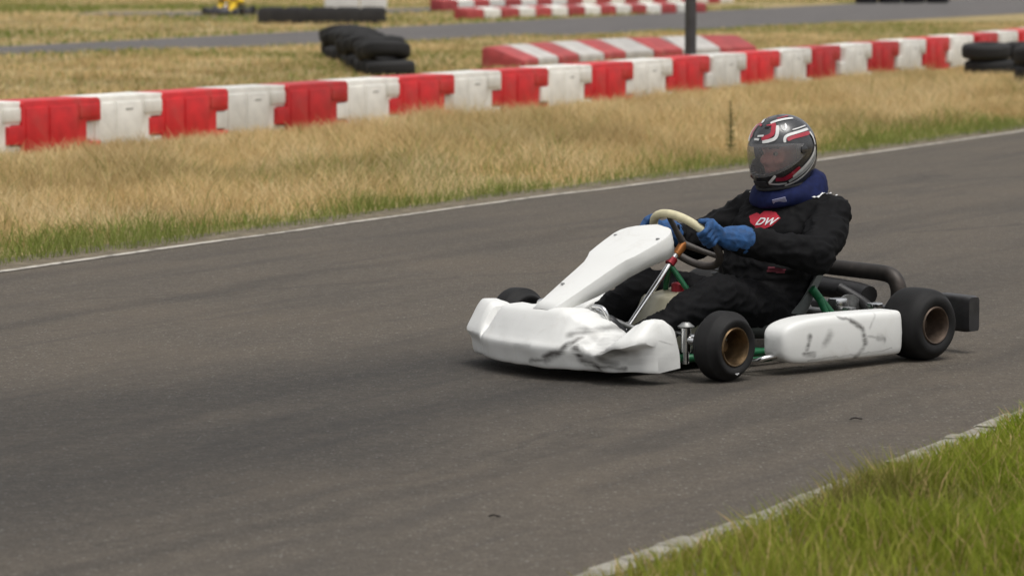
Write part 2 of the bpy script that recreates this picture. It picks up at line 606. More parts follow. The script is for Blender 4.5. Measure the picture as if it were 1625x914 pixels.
# ------------------------------------------------------------------ grass
M_grass = attr_mat('grass_blades')
def blades(name, x, y, h, w, lean, col, label, cat='grass', z0=None):
    n = len(x)
    yaw = rng.random(n) * 2 * np.pi
    ld = rng.random(n) * 2 * np.pi
    ln = lean * h * (0.3 + rng.random(n))
    z = np.zeros(n) if z0 is None else z0
    dx, dy = np.cos(yaw) * w / 2, np.sin(yaw) * w / 2
    lx, ly = np.cos(ld) * ln, np.sin(ld) * ln
    V = np.zeros((n, 5, 3), np.float32)
    V[:, 0] = np.stack([x - dx, y - dy, z - 0.01], 1)
    V[:, 1] = np.stack([x + dx, y + dy, z - 0.01], 1)
    V[:, 2] = np.stack([x + dx * .7 + lx * .35, y + dy * .7 + ly * .35, z + h * .58], 1)
    V[:, 3] = np.stack([x - dx * .7 + lx * .35, y - dy * .7 + ly * .35, z + h * .58], 1)
    V[:, 4] = np.stack([x + lx, y + ly, z + h], 1)
    base = np.arange(n) * 5
    quads = np.stack([base, base + 1, base + 2, base + 3], 1)
    tris = np.stack([base + 3, base + 2, base + 4], 1)
    loops = np.concatenate([quads, tris], 1).ravel()
    me = bpy.data.meshes.new(name)
    me.vertices.add(n * 5)
    me.vertices.foreach_set('co', V.ravel())
    me.loops.add(n * 7)
    me.loops.foreach_set('vertex_index', loops.astype(np.int32))
    me.polygons.add(n * 2)
    st = np.stack([np.arange(n) * 7, np.arange(n) * 7 + 4], 1).ravel()
    me.polygons.foreach_set('loop_start', st.astype(np.int32))
    me.update(calc_edges=True)
    ca = me.color_attributes.new('Col', 'FLOAT_COLOR', 'POINT')
    cc = np.ones((n, 5, 4), np.float32)
    cc[:, :, :3] = col[:, None, :]
    ca.data.foreach_set('color', cc.ravel())
    return tag(obj(name, me, M_grass), label, cat, kind='stuff')

def lerp(a, b, t):
    return np.asarray(a)[None] * (1 - t[:, None]) + np.asarray(b)[None] * t[:, None]

STRAW_A, STRAW_B, STRAW_C = (0.57, 0.42, 0.20), (0.69, 0.53, 0.28), (0.42, 0.295, 0.135)
GREEN_A, GREEN_B = (0.15, 0.19, 0.04), (0.25, 0.28, 0.07)

def straw_col(x, y, gfrac):
    n = len(x)
    c = lerp(STRAW_A, STRAW_B, rng.random(n))
    d = np.clip((vnoise(x, y, 0.7) - 0.45) * 2.2, 0, 1) * 0.75
    c = c * (1 - d[:, None]) + np.array(STRAW_C)[None] * d[:, None]
    ol = np.clip((vnoise(x + 40, y * 0.7 + 11, 1.6) - 0.5) * 2.2, 0, 0.7) * (0.4 + 0.6 * rng.random(n))
    c = c * (1 - ol[:, None]) + np.array((0.26, 0.22, 0.09))[None] * ol[:, None]
    pale = np.clip((vnoise(x + 3, y + 21, 0.5) - 0.6) * 3, 0, 0.6)
    c = c * (1 - pale[:, None]) + np.array((0.74, 0.60, 0.36))[None] * pale[:, None]
    g = rng.random(n) < gfrac
    gc = lerp(GREEN_A, GREEN_B, rng.random(n))
    c[g] = gc[g]
    return c * (0.8 + 0.4 * rng.random(n))[:, None]

BAR_X = np.array([-3.54, -2.62, -1.70, -0.78, 0.09, 0.94, 1.80, 2.69, 3.58, 4.45, 5.33])
BAR_Y = np.array([26.77, 28.22, 29.72, 31.29, 32.92, 34.60, 36.35, 38.15, 39.95, 41.75, 43.53])
px_ = np.polyfit(np.arange(11), BAR_X, 2)
py_ = np.polyfit(np.arange(11), BAR_Y, 2)
def bar_xy(t):
    return np.polyval(px_, t) - 0.10, np.polyval(py_, t)
tb = np.linspace(-9, 22, 200)
bxs, bys = bar_xy(tb)
def bar_y(x):
    return np.interp(x, bxs, bys)

def scatter(x0, x1, y0, y1, dens, keep):
    n = int((x1 - x0) * (y1 - y0) * dens)
    x = rng.uniform(x0, x1, n); y = rng.uniform(y0, y1, n)
    k = keep(x, y)
    return x[k], y[k]

# verge between the track and the block wall
def keep_verge(x, y):
    d = (y - poly_y(FAR_EDGE, x)) * 0.47                 # distance from the track's edge
    edge = 0.03 + 0.16 * vnoise(x, y, 0.8)
    vis = np.abs(x) < 0.1477 * y + 2.2
    return (d > edge) & (y < bar_y(x) + 1.0) & vis & (rng.random(len(x)) < np.clip(0.35 + 1.0 * vnoise(x, y, 0.45), 0, 1))
x, y = scatter(-7.5, 9.5, 10, 48, 1700, keep_verge)
d = (y - poly_y(FAR_EDGE, x)) * 0.47
gw = 0.58 + 0.9 * (vnoise(x, y, 1.7) - 0.45)
patchg = np.clip((vnoise(x + 31, y + 7, 2.3) - 0.62) * 3, 0, 1) * 0.5
gf = np.clip(1.5 - d / np.maximum(gw, 0.15), 0.0, 0.95) + 0.06 + patchg * (d < 2.5)
h = (0.05 + 0.075 * np.clip(d / 1.2, 0, 1)) * np.clip(0.42 + (bar_y(x) - y) * 0.47 / 1.6, 0.32 + 0.5 * vnoise(x, y, 0.4), 1.0) * (0.5 + 1.0 * vnoise(x + 7, y + 2, 0.33) ** 1.4) * 1.12 * (0.55 + 0.9 * rng.random(len(x))) * (0.65 + 0.7 * vnoise(x, y, 0.9))
h = np.where((x > 4.9) & (y > 38.0), h * 0.4, h)
blades('verge_grass', x, y, h, (0.0038 + 0.004 * rng.random(len(x))) * np.clip(0.55 + d * 0.5, 0.55, 1.0), 0.95, straw_col(x, y, gf), 'tall straw-coloured grass with a green fringe between track and block wall')

# field behind the wall
def keep_field(x, y):
    vis = np.abs(x) < 0.1477 * y + 2.5
    on2 = (y > poly_y(TRACK2_NEAR, x) - 0.05) & (y < poly_y(TRACK2_FAR, x) + 0.05)
    return (y > bar_y(x) + 0.2) & vis & ~on2
x, y = scatter(-11, 12, 26, 68, 330, lambda x, y: keep_field(x, y) & (y < poly_y(TRACK2_NEAR, x)) & (rng.random(len(x)) < np.clip(0.3 + 1.0 * vnoise(x, y, 0.8), 0, 1)))
h = (0.035 + 0.05 * rng.random(len(x))) * (0.6 + 0.8 * vnoise(x, y, 1.3))
dn = poly_y(TRACK2_NEAR, x) - y
gf = np.clip((vnoise(x + 5, y + 50, 3.0) - 0.5) * 1.2, 0, 0.5) + 0.12 + 0.3 * (dn < 1.0)
blades('field_grass', x, y, h, 0.012 + 0.01 * rng.random(len(x)), 0.8, straw_col(x, y, gf), 'dry grass field behind the red and white wall up to the far track')
# beyond the second track
def keep_far(x, y):
    vis = np.abs(x) < 0.1477 * y + 3
    on3 = (np.abs(y - 77.5 - np.clip(x + 6, 0, 10) * 0.9) < 2.9) & (x > -9.5)
    return (y > poly_y(TRACK2_FAR, x) + 0.05) & vis & ~on3
x, y = scatter(-17, 17, 46, 112, 75, keep_far)
h = (0.03 + 0.05 * rng.random(len(x))) * (0.6 + 0.8 * vnoise(x, y, 2.0))
df = y - poly_y(TRACK2_FAR, x)
gf = np.clip((vnoise(x + 15, y + 5, 5.0) - 0.35) * 1.6, 0, 0.75) + 0.15 + 0.45 * (df < 1.5)
blades('far_grass', x, y, h, 0.02 + 0.015 * rng.random(len(x)), 0.8, straw_col(x, y, gf), 'yellow-green grass beyond the far track')

# green grass on the inside of the bend, close to the camera
def keep_near(x, y):
    d = (poly_y(NEAR_EDGE, x) - y) * 0.45
    edge = -0.02 + 0.19 * vnoise(x, y, 0.25)
    return (d > edge) & (x < 0.1477 * y + 0.9) & (x > -0.1477 * y - 0.6) & (rng.random(len(x)) < np.clip(0.25 + 1.2 * vnoise(x, y, 0.16), 0, 1))
x, y = scatter(-0.4, 4.2, 6.6, 17, 6500, keep_near)
d = (poly_y(NEAR_EDGE, x) - y) * 0.45
n = len(x)
c = lerp((0.14, 0.20, 0.012), (0.28, 0.33, 0.028), rng.random(n))
yel = np.clip((vnoise(x, y, 0.5) - 0.45) * 2.0, 0, 0.8) * rng.random(n)
brn = np.clip((vnoise(x + 9, y + 3, 0.9) - 0.62) * 4, 0, 0.8)
c = c * (1 - brn[:, None]) + np.array((0.16, 0.12, 0.05))[None] * brn[:, None]
c = c * (1 - yel[:, None]) + np.array((0.33, 0.29, 0.07))[None] * yel[:, None]
dry = rng.random(n) < 0.10 + 0.25 * np.clip(1 - d / 0.2, 0, 1)
c[dry] = lerp(STRAW_C, STRAW_A, rng.random(n))[dry]
h = (0.035 + 0.09 * np.clip(d / 0.3, 0, 1)) * (0.5 + 0.8 * rng.random(n)) * (0.6 + 0.8 * vnoise(x, y, 0.35))
blades('near_grass', x, y, h, 0.0035 + 0.003 * rng.random(n), 0.7, c, 'bright green grass inside the bend at lower right')
# its soil
strip('near_soil', [(p[0] + 0.05, p[1]) for p in NEAR_EDGE if -4 < p[0] < 16], [(p[0] + 3.0, p[1] - 1.4) for p in NEAR_EDGE if -4 < p[0] < 16], 0.006, M_dirt, 60)

# stray stalks leaning out on the kerb edge
# ------------------------------------------------------------------ plastic block wall
M_red = simple('red_plastic', (0.52, 0.014, 0.018), 0.5, var=0.18, scale=7, stain=(0.38, 0.15, 0.11), stain_amt=0.6, rnd=0.18)
M_white = simple('white_plastic', (0.68, 0.665, 0.615), 0.55, var=0.10, scale=7, stain=(0.33, 0.31, 0.26), stain_amt=0.7, rnd=0.12)
M_redpale = simple('faded_red_plastic', (0.36, 0.05, 0.05), 0.6, var=0.2, scale=6, stain=(0.45, 0.25, 0.2), stain_amt=0.6, rnd=0.15)
M_greyw = simple('greyed_white_plastic', (0.46, 0.44, 0.41), 0.6, var=0.15, scale=6, stain=(0.30, 0.27, 0.22), stain_amt=0.6, rnd=0.1)
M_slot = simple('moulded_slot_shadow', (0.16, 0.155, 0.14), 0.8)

BL, BH, BD = 0.94, 0.425, 0.34
def block_mesh():
    L = BL / 2
    out = [(-L, 0), (-L, .095), (-L - .165, .10), (-L - .165, .235), (-L, .24), (-L, BH - .02), (-L + .02, BH)]
    out += [(L - .035, BH), (L - .012, BH - .012), (L, BH - .035), (L, .245), (L - .175, .245), (L - .175, .09), (L, .085), (L, 0)]
    bm = bmesh.new()
    f = bm.faces.new([bm.verts.new((x, -BD / 2, z)) for x, z in out])
    e = bmesh.ops.extrude_face_region(bm, geom=[f])
    vs = [g for g in e['geom'] if isinstance(g, bmesh.types.BMVert)]
    bmesh.ops.translate(bm, vec=(0, BD, 0), verts=vs)
    bmesh.ops.recalc_face_normals(bm, faces=bm.faces)
    rim = [ed for ed in bm.edges if abs(ed.verts[0].co.y - ed.verts[1].co.y) < 1e-6]
    bmesh.ops.bevel(bm, geom=rim, offset=0.012, segments=2, affect='EDGES', profile=0.5)
    for sy in (-1, 1):
        for x0, x1, z0, z1 in ((-.435, -.185, .025, .375), (-.155, .165, .025, .375), (.20, .43, .27, .375)):
            box(bm, ((x0 + x1) / 2, sy * (BD / 2), (z0 + z1) / 2), (x1 - x0, 0.022, z1 - z0), None, 0.009)
    return mesh_from_bm('barrier_block', bm)
blk_r, blk_w = block_mesh(), block_mesh()
blk_r.materials.append(M_red); blk_w.materials.append(M_white)
slot_me = None
ORD = ['first', 'second', 'third', 'fourth', 'fifth', 'sixth', 'seventh', 'eighth', 'ninth', 'tenth', 'eleventh', 'twelfth', 'thirteenth', 'fourteenth', 'fifteenth', 'sixteenth', 'seventeenth', 'eighteenth', 'nineteenth', 'twentieth']
nr = nw = 0
for k in range(-1, 27):
    t = k / 2.0
    x, y = bar_xy(t)
    x2, y2 = bar_xy(t + 0.1); x1, y1 = bar_xy(t - 0.1)
    a = math.atan2(y2 - y1, x2 - x1)
    red = (k % 2 == 0)
    o = obj('barrier_block', blk_r if red else blk_w)
    o.location = (x + random.uniform(-.02, .02), y + random.uniform(-.02, .02), -0.012)
    o.rotation_euler = (0, random.uniform(-.008, .008), a + random.uniform(-.022, .022))
    if red:
        nr += 1; lab = '%s red plastic block of the long low wall, counted from the left' % ORD[nr - 1]
    else:
        nw += 1; lab = '%s white plastic block of the long low wall, counted from the left' % ORD[nw - 1]
    tag(o, lab, 'barrier', 'interlocking blocks of the low wall')
    if not red:
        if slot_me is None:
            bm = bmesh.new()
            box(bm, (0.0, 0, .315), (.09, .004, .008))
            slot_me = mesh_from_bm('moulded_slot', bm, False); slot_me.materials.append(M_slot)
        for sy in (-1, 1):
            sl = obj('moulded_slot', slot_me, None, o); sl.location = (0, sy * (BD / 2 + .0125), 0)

# sloping kerb blocks in front of the far track and along its other side
def wedge_mesh(L, depth, H, lip=.45):
    prof = [(depth / 2, 0), (depth / 2, H * 0.92), (depth / 2 - .05, H), (depth / 2 - depth * .3, H * .97), (-depth / 2 + .03, H * (lip + .06)), (-depth / 2, H * lip), (-depth / 2, 0)]
    bm = bmesh.new()
    f = bm.faces.new([bm.verts.new((-L / 2, y, z)) for y, z in prof])
    e = bmesh.ops.extrude_face_region(bm, geom=[f])
    bmesh.ops.translate(bm, vec=(L, 0, 0), verts=[g for g in e['geom'] if isinstance(g, bmesh.types.BMVert)])
    bmesh.ops.recalc_face_normals(bm, faces=bm.faces)
    bmesh.ops.bevel(bm, geom=list(bm.edges), offset=0.02, segments=3, affect='EDGES', profile=0.5)
    # two moulded ribs across the slope
    return mesh_from_bm('kerb_block', bm)
def wedge_row(p0, p1, n, first_red, H, depth, desc, group, z=-0.005, lip=.45, mats=None, path=None):
    pts = resample(path if path else [p0, p1], n * 10 + 1)
    L = float(np.hypot(*np.diff(pts, axis=0).T).sum()) / n
    mr, mw = wedge_mesh(L - .03, depth, H, lip), wedge_mesh(L - .03, depth, H, lip)
    a_, b_ = mats or (M_redpale, M_white)
    mr.materials.append(a_); mw.materials.append(b_)
    cr = cw = 0
    for k in range(n):
        red = (k % 2 == 0) == first_red
        p = Vector(pts[k * 10 + 5])
        q = Vector(pts[k * 10 + 9]) - Vector(pts[k * 10 + 1])
        a = math.atan2(q.y, q.x)
        o = obj('kerb_block', mr if red else mw)
        o.location = (p.x + random.uniform(-.02, .02), p.y + random.uniform(-.02, .02), z)
        o.rotation_euler = (0, random.uniform(-.012, .012), a + random.uniform(-.03, .03))
        if red:
            cr += 1; lab = '%s red block from the left in %s' % (ORD[cr - 1], desc)
        else:
            cw += 1; lab = '%s white block from the left in %s' % (ORD[cw - 1], desc)
        tag(o, lab, 'kerb block', group)
wedge_row((-0.17, 44.1), (3.35, 48.2), 9, True, 0.30, 0.55, 'the sloping row just behind the wall', 'sloping blocks behind the wall', mats=(M_redpale, M_greyw), path=[(-.10, 43.5), (.12, 44.3), (.50, 45.2), (1.26, 46.8), (2.17, 48.1), (3.3, 49.0)])
wedge_row((-1.05, 71.3), (4.25, 78.6), 15, True, 0.25, 0.36, 'the nearer of two far rows by the post', 'near row of far kerb blocks', lip=.8)
wedge_row((-1.75, 79.6), (5.6, 90.2), 20, True, 0.30, 0.36, 'the hindmost far row at the top edge', 'hind row of far kerb blocks', lip=.8)
_o = None

# ------------------------------------------------------------------ tyre barriers
M_tyre = simple('old_tyre_rubber', (0.012, 0.0115, 0.0115), 0.8, var=0.35, scale=9, stain=(0.03, 0.028, 0.026), stain_amt=0.5, rnd=0.25)
def road_tyre_mesh(Ro=0.30, w=0.19, Ri=0.13):
    bm = bmesh.new()
    pr = [(-w / 2 + .01, Ri), (-w / 2, Ri + .03), (-w / 2 - .004, Ri + .07), (-w / 2 + .012, Ro - .03), (-w / 2 + .035, Ro - .006), (-.03, Ro),
          (-.026, Ro - .008), (-.020, Ro - .008), (-.016, Ro), (.016, Ro), (.020, Ro - .008), (.026, Ro - .008), (.03, Ro),
          (w / 2 - .035, Ro - .006), (w / 2 - .012, Ro - .03), (w / 2 + .004, Ri + .07), (w / 2, Ri + .03), (w / 2 - .01, Ri), (w / 2 - .03, Ri + .02), (0, Ro - .03), (-w / 2 + .03, Ri + .02)]
    lathe(bm, pr, 32, 'Z', (0, 0, w / 2), closed=True)
    return mesh_from_bm('barrier_tyre', bm)
tyre_me = road_tyre_mesh(); tyre_me.materials.append(M_tyre)
def tyre(x, y, layer, lab, group, wob=0.02, tilt=0.03, sc=1.0):
    o = obj('barrier_tyre', tyre_me)
    o.location = (x + random.uniform(-wob, wob), y + random.uniform(-wob, wob), layer * 0.192 * sc)
    o.rotation_euler = (random.uniform(-tilt, tilt), random.uniform(-tilt, tilt), random.uniform(0, 6.28))
    o.scale = (sc, sc, sc)
    return tag(o, lab, 'tyre', group)
LAY = ['lower black', 'upper black']
# row running towards the wall, behind it at left of centre
p0, p1 = Vector((-1.50, 41.6)), Vector((-2.42, 49.3))
for k in range(15):
    p = p0.lerp(p1, k / 14)
    for lay in range(2):
        tyre(p.x, p.y, lay, '%s tyre in the %s pair from the near end of the receding stack' % (LAY[lay], ORD[k]), 'receding tyre stack behind the wall', 0.06, 0.06)
        if lay:
            bpy.context.scene.collection.objects[-1].rotation_euler = (R(random.uniform(-20, -6)), R(random.uniform(-14, 6)), random.uniform(-.4, .4))
            bpy.context.scene.collection.objects[-1].location.z += .02
# straight far row with a white board behind
for k in range(5):
    for lay in range(2):
        tyre(-4.70 + k * 0.50, 67.9, lay, '%s tyre, %s from the left in the straight far row below white boards' % (LAY[lay], ORD[k]), 'straight far tyre row', 0.02, 0.02, .84)
# a strip of conveyor belt bolted along its face
bm = bmesh.new()
box(bm, (0, 0, .155), (2.46, .016, .27), None, .004)
belt = obj('rubber_belt', bm, simple('belt_rubber', (0.020, 0.018, 0.018), 0.7, var=0.4, scale=5, stain=(0.05, 0.045, 0.04), stain_amt=0.6))
belt.location = (-3.72, 67.60, 0)
tag(belt, 'flat black rubber belt along the front of the straight far tyre row', 'belt')
for k in range(8):
    bm = bmesh.new()
    lathe(bm, [(-.012, .022), (-.016, .018), (-.016, .0)], 12, 'Y')
    b = obj('bolt', bm, M_tyre, belt); b.location = (-1.1 + k * .315, -.0085 + .008, .21)
# right-hand stacks in front of the wall's end
spots = [(5.78, 42.1), (6.31, 42.55), (6.83, 43.0), (7.35, 43.4), (7.93, 43.8)]
for k, (x, y) in enumerate(spots):
    for lay in range(2):
        tyre(x, y, lay, '%s tyre, %s stack from the left at the right end of the wall' % (LAY[lay], ORD[k]), 'tyre stacks at the wall end', 0.03, 0.05)
for k, (x, y) in enumerate([(6.02, 39.3)]):
    for lay in range(2):
        tyre(x, y, lay, '%s tyre of the lone stack cut by the right edge of the photo' % LAY[lay], 'lone tyre stack at the right edge', 0.02, 0.04, 1.16)
for k in range(4):
    tyre(9.1 + k * .62, 89.4 + .1 * k, 0, 'dark tyre, %s from the left in the row at the top right edge' % ORD[k], 'far tyre row at the top right', 0.02, 0.03)

# white boards behind the straight far tyre row
M_board = simple('white_board', (0.78, 0.78, 0.78), 0.5, var=0.06, scale=4, stain=(0.55, 0.54, 0.5), stain_amt=0.4)
M_dark = simple('dark_metal', (0.045, 0.043, 0.045), 0.5, 0.3, var=0.25, scale=20)
for x0, x1, lab in ((-3.72, -3.04, 'wide white board standing behind the straight far tyre row'), (-3.02, -2.48, 'narrow white board next to the wide one behind the straight far tyre row')):
    e = tag(empty('sign_board', ((x0 + x1) / 2, 69.0, 0)), lab, 'board', 'white boards by the far track')
    bm = bmesh.new(); box(bm, (0, 0, .57), (x1 - x0, .03, .66), None, .006); obj('panel', bm, M_board, e)
    for sx in (-1, 1):
        bm = bmesh.new(); tube(bm, [(sx * ((x1 - x0) / 2 - .06), .036, 0), (sx * ((x1 - x0) / 2 - .06), .036, .9)], .02); obj('leg', bm, M_dark, e)

# dark post behind the wall
e = tag(empty('post', (2.02, 39.3, 0)), 'dark grey upright post standing behind the low wall', 'post')
bm = bmesh.new(); tube(bm, [(0, 0, 0.012), (0, 0, 1.5), (0, 0, 3.2)], [.066, .063, .060], 28); obj('shaft', bm, simple('post_paint', (0.055, 0.053, 0.055), 0.55, 0.2, var=0.25, scale=6), e)
bm = bmesh.new(); lathe(bm, [(0, .0), (0, .14), (.012, .14), (.018, .10), (.06, .075), (.06, .066)], 28, 'Z'); obj('base_plate', bm, M_dark, e)
bm = bmesh.new(); lathe(bm, [(3.2, .064), (3.23, .064), (3.25, .03), (3.252, .0)], 28, 'Z'); obj('cap', bm, M_dark, e)

# ------------------------------------------------------------------ weeds on the verge
M_leaf = attr_mat('weed_leaves', 0.25)
M_stem = simple('weed_stem', (0.10, 0.095, 0.035), 0.8)
def weed(loc, H, lab, nleaf=46, spread=0.10, top=False):
    e = tag(empty('weed', loc), lab, 'weed', 'tall weeds on the verge')
    lean = Vector((random.uniform(-.06, .06), random.uniform(-.06, .06), 0))
    bm = bmesh.new()
    tube(bm, smooth_pts([(0, 0, -.02), lean * .3 * H + Vector((0, 0, H * .5)), lean * H + Vector((0, 0, H))], 5), [.006] * 5 + [.005] * 3 + [.003] * 3, 6)
    obj('stem', bm, M_stem, e)
    vs, fs, cs = [], [], []
    for i in range(nleaf):
        t = (i + .5) / nleaf
        p = lean * t * H + Vector((0, 0, H * (.05 + .93 * t)))
        a = i * 2.4 + random.random()
        L = spread * (1.25 - .85 * t) * random.uniform(.7, 1.2)
        w = L * .22
        d = Vector((math.cos(a), math.sin(a), random.uniform(.1, .9))).normalized()
        sd = d.cross(Vector((0, 0, 1))).normalized()
        q = len(vs)
        vs += [p, p + d * L * .5 + sd * w, p + d * L - Vector((0, 0, L * .25)), p + d * L * .5 - sd * w]
        fs += [(q, q + 1, q + 2), (q, q + 2, q + 3)]
        cc = random.choice(((0.10, 0.135, 0.03), (0.14, 0.17, 0.045), (0.15, 0.15, 0.05)))
        cs += [cc] * 4
    me = bpy.data.meshes.new('leaves')
    me.from_pydata(vs, [], fs); me.update()
    ca = me.color_attributes.new('Col', 'FLOAT_COLOR', 'POINT')
    ca.data.foreach_set('color', np.concatenate([np.array(cs), np.ones((len(cs), 1))], 1).astype(np.float32).ravel())
    obj('leaves', me, M_leaf, e)
weed((1.66, 26.25, 0), .42, 'tall dark green weed standing alone on the verge left of the helmet', 80, .055)

# litter on the track: dry leaf and rubber bits
M_litter = simple('dark_litter', (0.03, 0.024, 0.02), 0.9)
for (x, y, L, rz, lab) in ((1.17, 11.68, .045, .1, 'dark twig on the asphalt below the rear wheel'), (-.05, 9.68, .035, 0, 'small dark rubber crumb on the asphalt near the bottom edge')):
    bm = bmesh.new()
    tube(bm, smooth_pts([(-L / 2, 0, 0), (-L * .1, .008, .004), (L * .2, -.004, .003), (L / 2, .006, 0)], 4), [.001] + [.003] * 11 + [.001], 6)
    o = obj('twig', bm, M_litter); o.location = (x, y, .010 if L < .1 else .032); o.rotation_euler = (0, 0, rz)
    tag(o, lab, 'litter', 'bits of litter on the track')

# ------------------------------------------------------------------ kart (local axes: x forward, y left, z up, origin under the rear axle)
KART_LOC, KART_RZ = (1.206, 13.859, 0.004), R(221)
M_nose = bodywork('nose_plastic', (1, 2), [(.02, .062, .10, .080, 0.014, .7), (.10, .080, .185, .114, 0.027, .95), (.185, .114, .213, .155, 0.022, .95), (.225, .128, .245, .085, 0.024, .95),
                  (.245, .085, .31, .062, 0.024, .95), (.31, .062, .40, .060, 0.017, .8), (.19, .175, .26, .20, 0.027, .65), (.30, .195, .34, .180, 0.022, .7), (.24, .15, .30, .15, 0.034, .35),
                  (.34, .120, .41, .13, 0.041, .75), (.33, .10, .36, .075, 0.037, .7), (.24, .10, .40, .10, .05, .28), (.30, .13, .44, .12, .04, .3), (-.05, .12, .03, .125, 0.020, .25), (.42, .08, .48, .10, 0.034, .25)])
M_panel = bodywork('panel_plastic', (0, 2), [(.93, .40, .945, .40, .008, .8)])
M_pod = bodywork('pod_plastic', (0, 2), [(.50, .202, .43, .188, 0.011, .7), (.43, .184, .375, .146, 0.019, .9), (.375, .146, .352, .096, 0.022, .95), (.352, .096, .40, .045, 0.019, .7),
                 (.66, .147, .672, .10, 0.019, .8), (.63, .072, .685, .078, 0.018, .9), (.55, .144, .58, .11, 0.029, .5), (.345, .12, .29, .112, 0.010, .5), (.29, .112, .25, .098, 0.019, .6), (.30, .20, .33, .15, 0.010, .3), (.20, .06, .66, .052, 0.006, .35)])
M_ktyre = simple('kart_tyre_rubber', (0.011, 0.0105, 0.0105), 0.7, var=0.4, scale=14, bump=0.2, stain=(0.026, 0.024, 0.022), stain_amt=0.7)
M_ktyre.node_tree.nodes['Principled BSDF'].inputs['Specular IOR Level'].default_value = 0.3
M_rim = simple('bronze_rim', (0.15, 0.098, 0.05), 0.42, 0.75, var=0.4, scale=25, stain=(0.05, 0.035, 0.025), stain_amt=0.8)
M_rimdark = simple('brown_rim', (0.11, 0.08, 0.06), 0.5, 0.6, var=0.3, scale=25, stain=(0.05, 0.04, 0.032), stain_amt=0.8)
M_green = simple('green_frame_paint', (0.010, 0.115, 0.045), 0.4, 0.2, var=0.25, scale=20)
M_chrome = simple('chrome', (0.72, 0.72, 0.72), 0.22, 1.0, var=0.1, scale=40)
M_steel = simple('dull_steel', (0.36, 0.36, 0.35), 0.42, 0.9, var=0.3, scale=30)
M_black = simple('black_plastic', (0.022, 0.021, 0.022), 0.5, var=0.3, scale=16, stain=(0.05, 0.048, 0.045), stain_amt=0.5)
M_exh = simple('sooty_exhaust', (0.040, 0.034, 0.030), 0.5, 0.4, var=0.4, scale=14, stain=(0.13, 0.10, 0.08), stain_amt=0.5)
M_seat = simple('grey_fibreglass_seat', (0.125, 0.135, 0.13), 0.45, var=0.15, scale=18)
M_tank = simple('cream_fuel_tank', (0.40, 0.38, 0.29), 0.4, var=0.12, scale=12, stain=(0.25, 0.22, 0.14), stain_amt=0.5)
M_cream = simple('cream_wheel_grip', (0.60, 0.55, 0.36), 0.6, var=0.12, scale=30)
M_gripdark = simple('dark_wheel_grip', (0.055, 0.046, 0.040), 0.6, var=0.25, scale=30)
M_orange = simple('anodised_orange_hub', (0.36, 0.135, 0.035), 0.4, 0.6, var=0.2, scale=40)
M_redp = simple('red_anodised', (0.30, 0.012, 0.025), 0.4, 0.3, var=0.2, scale=30)
M_tray = simple('grey_floor_tray', (0.10, 0.10, 0.10), 0.5, 0.5, var=0.3, scale=12)
M_engine = simple('engine_casting', (0.05, 0.05, 0.052), 0.5, 0.5, var=0.4, scale=18)
M_mark = simple('white_print', (0.7, 0.7, 0.7), 0.6)

kart = tag(empty('racing_kart', KART_LOC, KART_RZ), 'white racing kart with scuffed nose and side pod, driven across the track', 'kart')

def lerp_rows(keys, v):
    ks = sorted(keys)
    if v <= ks[0]: return keys[ks[0]]
    for a, b in zip(ks[:-1], ks[1:]):
        if v <= b:
            t = (v - a) / (b - a)
            t = t * t * (3 - 2 * t)
            return keys[a] * (1 - t) + keys[b] * t
    return keys[ks[-1]]

def nose_mesh():
    ztop = {-.508: .175, -.502: .225, -.48: .243, -.43: .250, -.375: .246, -.345: .232, -.325: .192, -.312: .168, -.300: .180, -.282: .234, -.25: .250, 0: .259, .10: .258, .15: .247, .19: .226, .23: .196, .27: .166, .31: .150, .345: .152, .385: .182, .425: .224, .455: .240, .478: .238, .492: .222, .500: .17}
    lip = {-.508: .6, -.36: .5, -.315: .1, -.26: 0, .18: 0, .31: .45, .38: 1.0, .508: 1.0}     # ledge on the corner lobes
    wlip = {-.508: .135, -.35: .125, 0: .12, .26: .088, .34: .108, .42: .138, .508: .160}
    rings = []
    vs = np.linspace(-.508, .500, 140)
    for v in vs:
        zt = lerp_rows(ztop, v)
        lp = lerp_rows(lip, v)
        wl = lerp_rows(wlip, v)
        end = max(0, abs(v) - .455) / .053
        uf = 1.528 - .50 * v * v - .045 * min(1, end) ** 2.5
        dep = 1 - .45 * min(1, max(0, abs(v) - .22) / .28)
        # slight dent left of centre where the nose has been hit
        dent = .035 * math.exp(-((v - .26) / .06) ** 2)
        uf -= dent
        a = [(-.02, .045), (-.006, .052), (.004, .085), (.012, .122), (-.008, .150), (-.052, zt - .030), (-.078, zt - .005), (-.125, zt), (-.20, zt - .006), (-.25, zt - .045), (-.255, .055)]
        b = [(-.055, .045), (-.050, .055), (-.040, wl - .024), (-.012, wl - .010), (.014, wl + .001), (-.008, wl + .026 + .2 * (zt - wl - .05)), (-.070, zt - .006), (-.110, zt), (-.19, zt - .006), (-.24, zt - .05), (-.245, .055)]
        a[4] = (-.008, min(.15, zt - .035)); a[3] = (.012, min(.122, zt - .055)); a[2] = (.004, min(.085, zt - .085))
        ring = []
        for p, q in zip(a, b):
            du = p[0] * (1 - lp) + q[0] * lp
            if du < -.06: du = -.06 + (du + .06) * dep
            w = p[1] * (1 - lp) + q[1] * lp
            bot = .004 * math.cos(v * 4)
            ring.append(Vector((uf + du, v, w - bot * (w < .07))))
        # soften the section with a spline
        sp = smooth_pts(ring, 3)
        rings.append(sp)
    bm = bmesh.new()
    loft(bm, rings)
    bm.normal_update()
    for vtx in bm.verts:
        n1 = mnoise.noise(vtx.co * 9 + Vector((3.1, 0, 0)))
        n2 = mnoise.noise(vtx.co * 22)
        vtx.co += vtx.normal * (n1 * .0055 + n2 * .0012)
    return bm
obj('nose_bumper', nose_mesh(), M_nose, kart)

